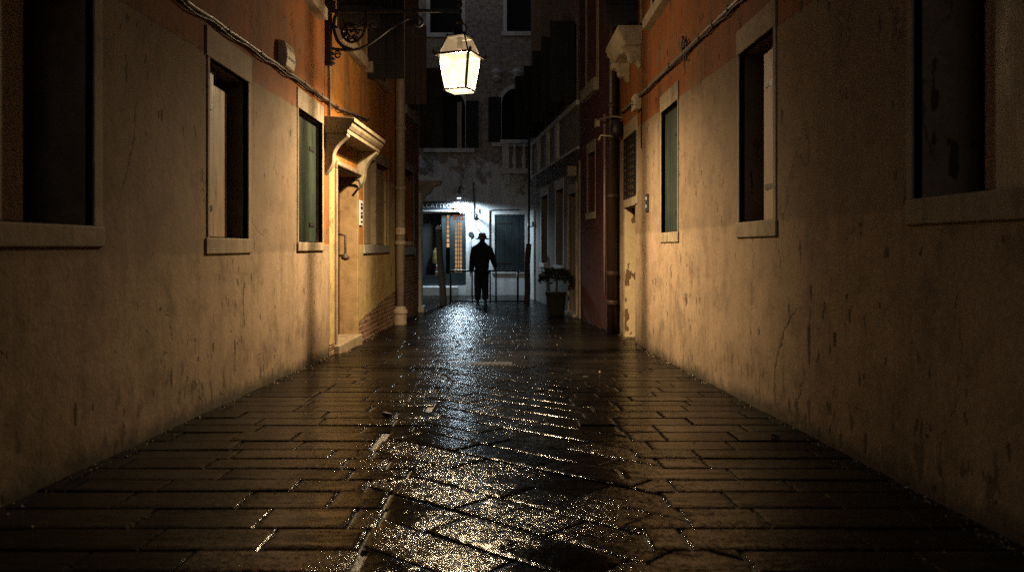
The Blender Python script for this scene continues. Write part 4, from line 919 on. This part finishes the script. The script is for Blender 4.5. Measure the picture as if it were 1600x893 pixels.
tag(MB().tube([(rx(826), 20.3, gz(20.3)), (rx(826.5), 20.3, 5.0)], .03, 8).build('flag_pole', M['iron'], None, smooth=True, loc=(rx(826), 20.3, gz(20.3))), 'thin tall dark pole rising behind the brown mooring post', 'pole')

pt = thing('potted_plant', 'dark potted plant with drooping leafy top by the grey house', 'plant', (1.10, 16.4, gz(16.4)))
c0 = Vector((1.10, 16.4, gz(16.4)))
MB().lathe(c0, [(.15, 0), (.17, .05), (.205, .40), (.225, .41), (.225, .47), (.19, .47)], 20).build('pot', M['pot'], pt)
MB().tube([c0 + Vector((0, 0, .4)), c0 + Vector((.02, 0, .62)), c0 + Vector((-.01, .01, .80))], .02, 8).build('stem', M['post'], pt, smooth=True)
lv = MB(); rr = random.Random(3)
for i in range(900):
    a = rr.uniform(0, 6.283); r = .36 * math.sqrt(rr.random()); zz = .90 - .9 * r * r + rr.gauss(0, .035) - (.05 if r > .28 else 0)
    c = c0 + Vector((r * math.cos(a), r * math.sin(a), zz)); d = Vector((rr.gauss(0, 1), rr.gauss(0, 1), rr.gauss(-.4, .6))).normalized(); s = d.cross(Vector((rr.gauss(0, 1), rr.gauss(0, 1), rr.gauss(0, 1)))).normalized(); L_ = rr.uniform(.03, .055)
    lv.add([c - d * L_, c + s * L_ * .4, c + d * L_, c - s * L_ * .4], [(0, 1, 2, 3)])
lv.build('foliage', M['leaf'], pt)

# ------------------------------------------------------------------ the man in the hat
YM = 20.05; mx = at(753, 0, YM).x; mz = gz(YM)
man = thing('person', 'person seen from behind in dark coat and brimmed hat, one hand on the railing', 'person', (mx, YM, mz))
def skinned(name, mat, pts, edges, parent, rootv=0, sub=2):
    me = bpy.data.meshes.new(name); me.from_pydata([(p[0], p[1], p[2]) for p in pts], edges, []); me.materials.append(mat)
    o = bpy.data.objects.new(name, me); COL.objects.link(o); o.parent = parent
    md = o.modifiers.new('skin', 'SKIN'); md.use_smooth_shade = True
    for i, p in enumerate(pts):
        sv = me.skin_vertices[0].data[i]; r = p[3]; sv.radius = r if isinstance(r, tuple) else (r, r); sv.use_root = (i == rootv)
    s = o.modifiers.new('sub', 'SUBSURF'); s.levels = sub; s.render_levels = sub; return o
# facing +Y (away). local coords: x right, y forward, z up
rh_ = (.33, .36, .86); lh_ = (-.285, .06, .74)
B = [(0, 0, .95, (.13, .10)), (0, .01, 1.12, (.13, .10)), (0, .0, 1.30, (.15, .10)), (0, -.02, 1.42, (.10, .08)), (0, .01, 1.50, .055), (.005, .07, 1.57, (.072, .085)), (.008, .085, 1.64, (.075, .09)), (.008, .085, 1.70, (.06, .07)),
     (-.09, 0, .90, .085), (-.10, .0, .50, .055), (-.105, -.02, .10, .04), (-.105, .09, .05, .035), (.07, .02, .90, .085), (.075, .05, .50, .055), (.085, .05, .10, .04), (.09, .16, .05, .035),
     (-.19, -.01, 1.39, .055), (-.25, -.02, 1.12, .042), (-.27, .05, .87, .03), (*lh_, .028), (.19, .0, 1.39, .055), (.27, .08, 1.14, .042), (.32, .27, .93, .03), (*rh_, .028)]
E = [(0, 1), (1, 2), (2, 3), (3, 4), (4, 5), (5, 6), (6, 7), (0, 8), (8, 9), (9, 10), (10, 11), (0, 12), (12, 13), (13, 14), (14, 15), (3, 16), (16, 17), (17, 18), (18, 19), (3, 20), (20, 21), (21, 22), (22, 23)]
def fingers(h, hand, d, sp, curl):
    h = Vector(h); d = Vector(d).normalized(); sp = Vector(sp).normalized(); curl = Vector(curl).normalized()
    for k, L_ in enumerate((.070, .080, .074, .058)):
        b = h + sp * (k - 1.5) * .019 + d * .02; i = len(B); B.append((*b, .009)); B.append((*(b + d * L_ * .5 + curl * .008), .0085)); B.append((*(b + d * L_ * .75 + curl * L_ * .45), .0075)); E.extend([(hand, i), (i, i + 1), (i + 1, i + 2)])
    i = len(B); b = h - sp * .03; B.append((*b, .011)); B.append((*(b - sp * .02 + d * .03), .010)); B.append((*(b - sp * .022 + d * .055 + curl * .01), .008)); E.extend([(hand, i), (i, i + 1), (i + 1, i + 2)])
fingers(lh_, 19, (-.05, .1, -1), (0, 1, .1), (.6, 0, -.3)); fingers(rh_, 23, (.1, 1, -.1), (1, -.1, 0), (0, .1, -1))
skinned('body', M['skin'], B, E, man)
Cc = [(-.01, 0, .68, (.255, .18)), (0, 0, .95, (.26, .18)), (.005, .0, 1.12, (.245, .17)), (.005, -.02, 1.28, (.24, .165)), (.005, -.015, 1.41, (.185, .135)), (.0, .02, 1.49, (.115, .10)), (0, .04, 1.56, (.09, .09)),
      (-.195, -.01, 1.355, .098), (-.235, -.02, 1.12, .085), (-.262, .04, .86, .075), (-.268, .05, .80, .07), (.195, .0, 1.345, .098), (.262, .08, 1.14, .083), (.325, .26, .94, .064), (.33, .30, .915, .06)]
Ec = [(0, 1), (1, 2), (2, 3), (3, 4), (4, 5), (5, 6), (4, 7), (7, 8), (8, 9), (9, 10), (4, 11), (11, 12), (12, 13), (13, 14)]
skinned('coat', M['soot'], Cc, Ec, man, 2)
Tt = [(0, 0, .90, (.16, .125)), (-.09, 0, .78, .125), (-.10, .0, .50, .105), (-.105, -.02, .22, .09), (-.105, -.02, .06, .09), (.07, .01, .78, .125), (.075, .05, .50, .105), (.085, .05, .22, .09), (.085, .05, .06, .09)]
skinned('trousers', M['trous'], Tt, [(0, 1), (1, 2), (2, 3), (3, 4), (0, 5), (5, 6), (6, 7), (7, 8)], man)
for s_, yy in ((-1, -.02), (1, .05)):
    x0 = -.105 if s_ < 0 else .085; skinned('shoe', M['shoe'], [(x0, yy - .05, .05, (.045, .05)), (x0, yy + .08, .045, (.05, .042)), (x0 + s_ * .015, yy + .19, .035, (.045, .032))], [(0, 1), (1, 2)], man, 0, 2)
hc_ = Vector((mx + .008, YM + .085, mz + 1.645))
hb_ = MB().lathe(hc_, [(.100, 0), (.185, -.036), (.194, -.028), (.108, .012), (.101, .04), (.092, .10), (.070, .128), (.028, .122), (0, .118)], 22).build('hat', M['hat'], man, smooth=True)
MB().lathe(hc_ + Vector((0, 0, .012)), [(.1085, 0), (.1095, .004), (.1045, .032), (.103, .034)], 22).build('hat_band', M['iron'], hb_, smooth=True)

# ------------------------------------------------------------------ street details: manhole and litter
Ym = 8.62; mz_ = gz(Ym); mo = thing('manhole_cover', 'dark ribbed iron drain cover set across the wet paving', 'drain cover', ((767 - CX) * Ym / F, Ym, mz_))
cx_ = (767 - CX) * Ym / F; fmb = MB().box(cx_ - .23, cx_ + .23, Ym - .12, Ym + .12, mz_ - .01, mz_ + .0045).build('plate', M['iron'], mo)
rb = MB()
for i in range(9): rb.box(cx_ - .21 + i * .048, cx_ - .19 + i * .048, Ym - .10, Ym + .10, mz_ + .0046, mz_ + .011)
rb.build('rib', M['iron'], mo)
rr = random.Random(11)
def scrap(px, py, s, mat, label, cat='litter'):
    a = (py - CY) / F; Y = .952 / (a - .036); x = (px - CX) * Y / F; c = Vector((x, Y, gz(Y) + .004)); mb = MB()
    P = [c + Vector((math.cos(k * 1.05 + rr.random()) * s * rr.uniform(.6, 1), math.sin(k * 1.05) * s * rr.uniform(.5, 1), rr.uniform(0, s * .35))) for k in range(6)]
    mb.prism(P, (0, 0, .004 + s * .25)); tag(mb.build('litter_scrap', M[mat], None, loc=c), label, cat)
scrap(1384, 738, .022, 'enamel', 'crumpled white scrap at the foot of the right wall')
scrap(1212, 683, .03, 'iron', 'dark scrap on the wet slabs near the right wall')
scrap(605, 651, .05, 'post', 'dark wet leaf left of the reflected lamp light')

gm = MB(); rg_ = random.Random(21)
for k in range(900):
    y_ = 2.4 + 14 * rg_.random() ** 1.5; side_ = rg_.random()
    if side_ < .45: x_ = -2.05 + abs(rg_.gauss(0, .045)) + (.05 if y_ > 9.4 else 0)
    elif side_ < .9: x_ = 1.82 - abs(rg_.gauss(0, .045)) - max(0, (y_ - 12.3) * .09)
    else: x_ = rg_.uniform(-1.9, 1.6 if y_ < 12 else 1.2)
    r_ = rg_.uniform(.003, .009) * (1.8 if rg_.random() < .06 else 1); c = Vector((x_, y_, gz(y_) + r_ * .3)); a_ = rg_.random() * 6
    P = [c + Vector((r_ * math.cos(a_ + q) * rg_.uniform(.6, 1.5), r_ * math.sin(a_ + q) * rg_.uniform(.6, 1.5), -r_ * .3)) for q in (0, 2.1, 4.2)] + [c + Vector((0, 0, r_ * rg_.uniform(.3, .8)))]
    gm.add(P, [(0, 1, 2), (0, 1, 3), (1, 2, 3), (2, 0, 3)])
go = gm.build('grit', M['stone_c'], None); go['kind'] = 'stuff'; go['label'] = 'loose grit and mortar crumbs along the foot of both walls'; go['category'] = 'grit'

# ------------------------------------------------------------------ camera, world, render
cam = bpy.data.cameras.new('camera'); co = bpy.data.objects.new('camera', cam); COL.objects.link(co); co.location = (0, 0, CZ); co.rotation_euler = (R(90), 0, 0)
cam.sensor_width = 36; cam.lens = 36 * F / 1600; cam.shift_x = (800 - CX) / 1600; cam.shift_y = -(446.5 - CY) / 1600; cam.clip_end = 300; cam.clip_start = .05
cam.dof.use_dof = True; cam.dof.focus_distance = 10; cam.dof.aperture_fstop = 2.2
sc.camera = co
w = bpy.data.worlds.new('World'); sc.world = w; w.use_nodes = True; nt = w.node_tree
sky = nt.nodes.new('ShaderNodeTexSky'); sky.sky_type = 'NISHITA'; sky.sun_disc = False; sky.sun_elevation = R(-4); sky.sun_rotation = R(200)
nt.links.new(sky.outputs[0], nt.nodes['Background'].inputs[0]); nt.nodes['Background'].inputs[1].default_value = 3.2
vs = sc.view_settings; vs.view_transform = 'Standard'; vs.look = 'None'; vs.exposure = 0; vs.gamma = 1; vs.use_curve_mapping = False
sc.render.engine = 'CYCLES'; cy = sc.cycles; cy.max_bounces = 7; cy.diffuse_bounces = 2; cy.glossy_bounces = 4; cy.transparent_max_bounces = 12; cy.transmission_bounces = 4
cy.sample_clamp_indirect = .3; cy.blur_glossy = 1.0; cy.use_denoising = False; cy.use_adaptive_sampling = False; cy.caustics_reflective = False; cy.caustics_refractive = False
for o in list(bpy.data.objects):
    if '_o' in o: del o['_o']
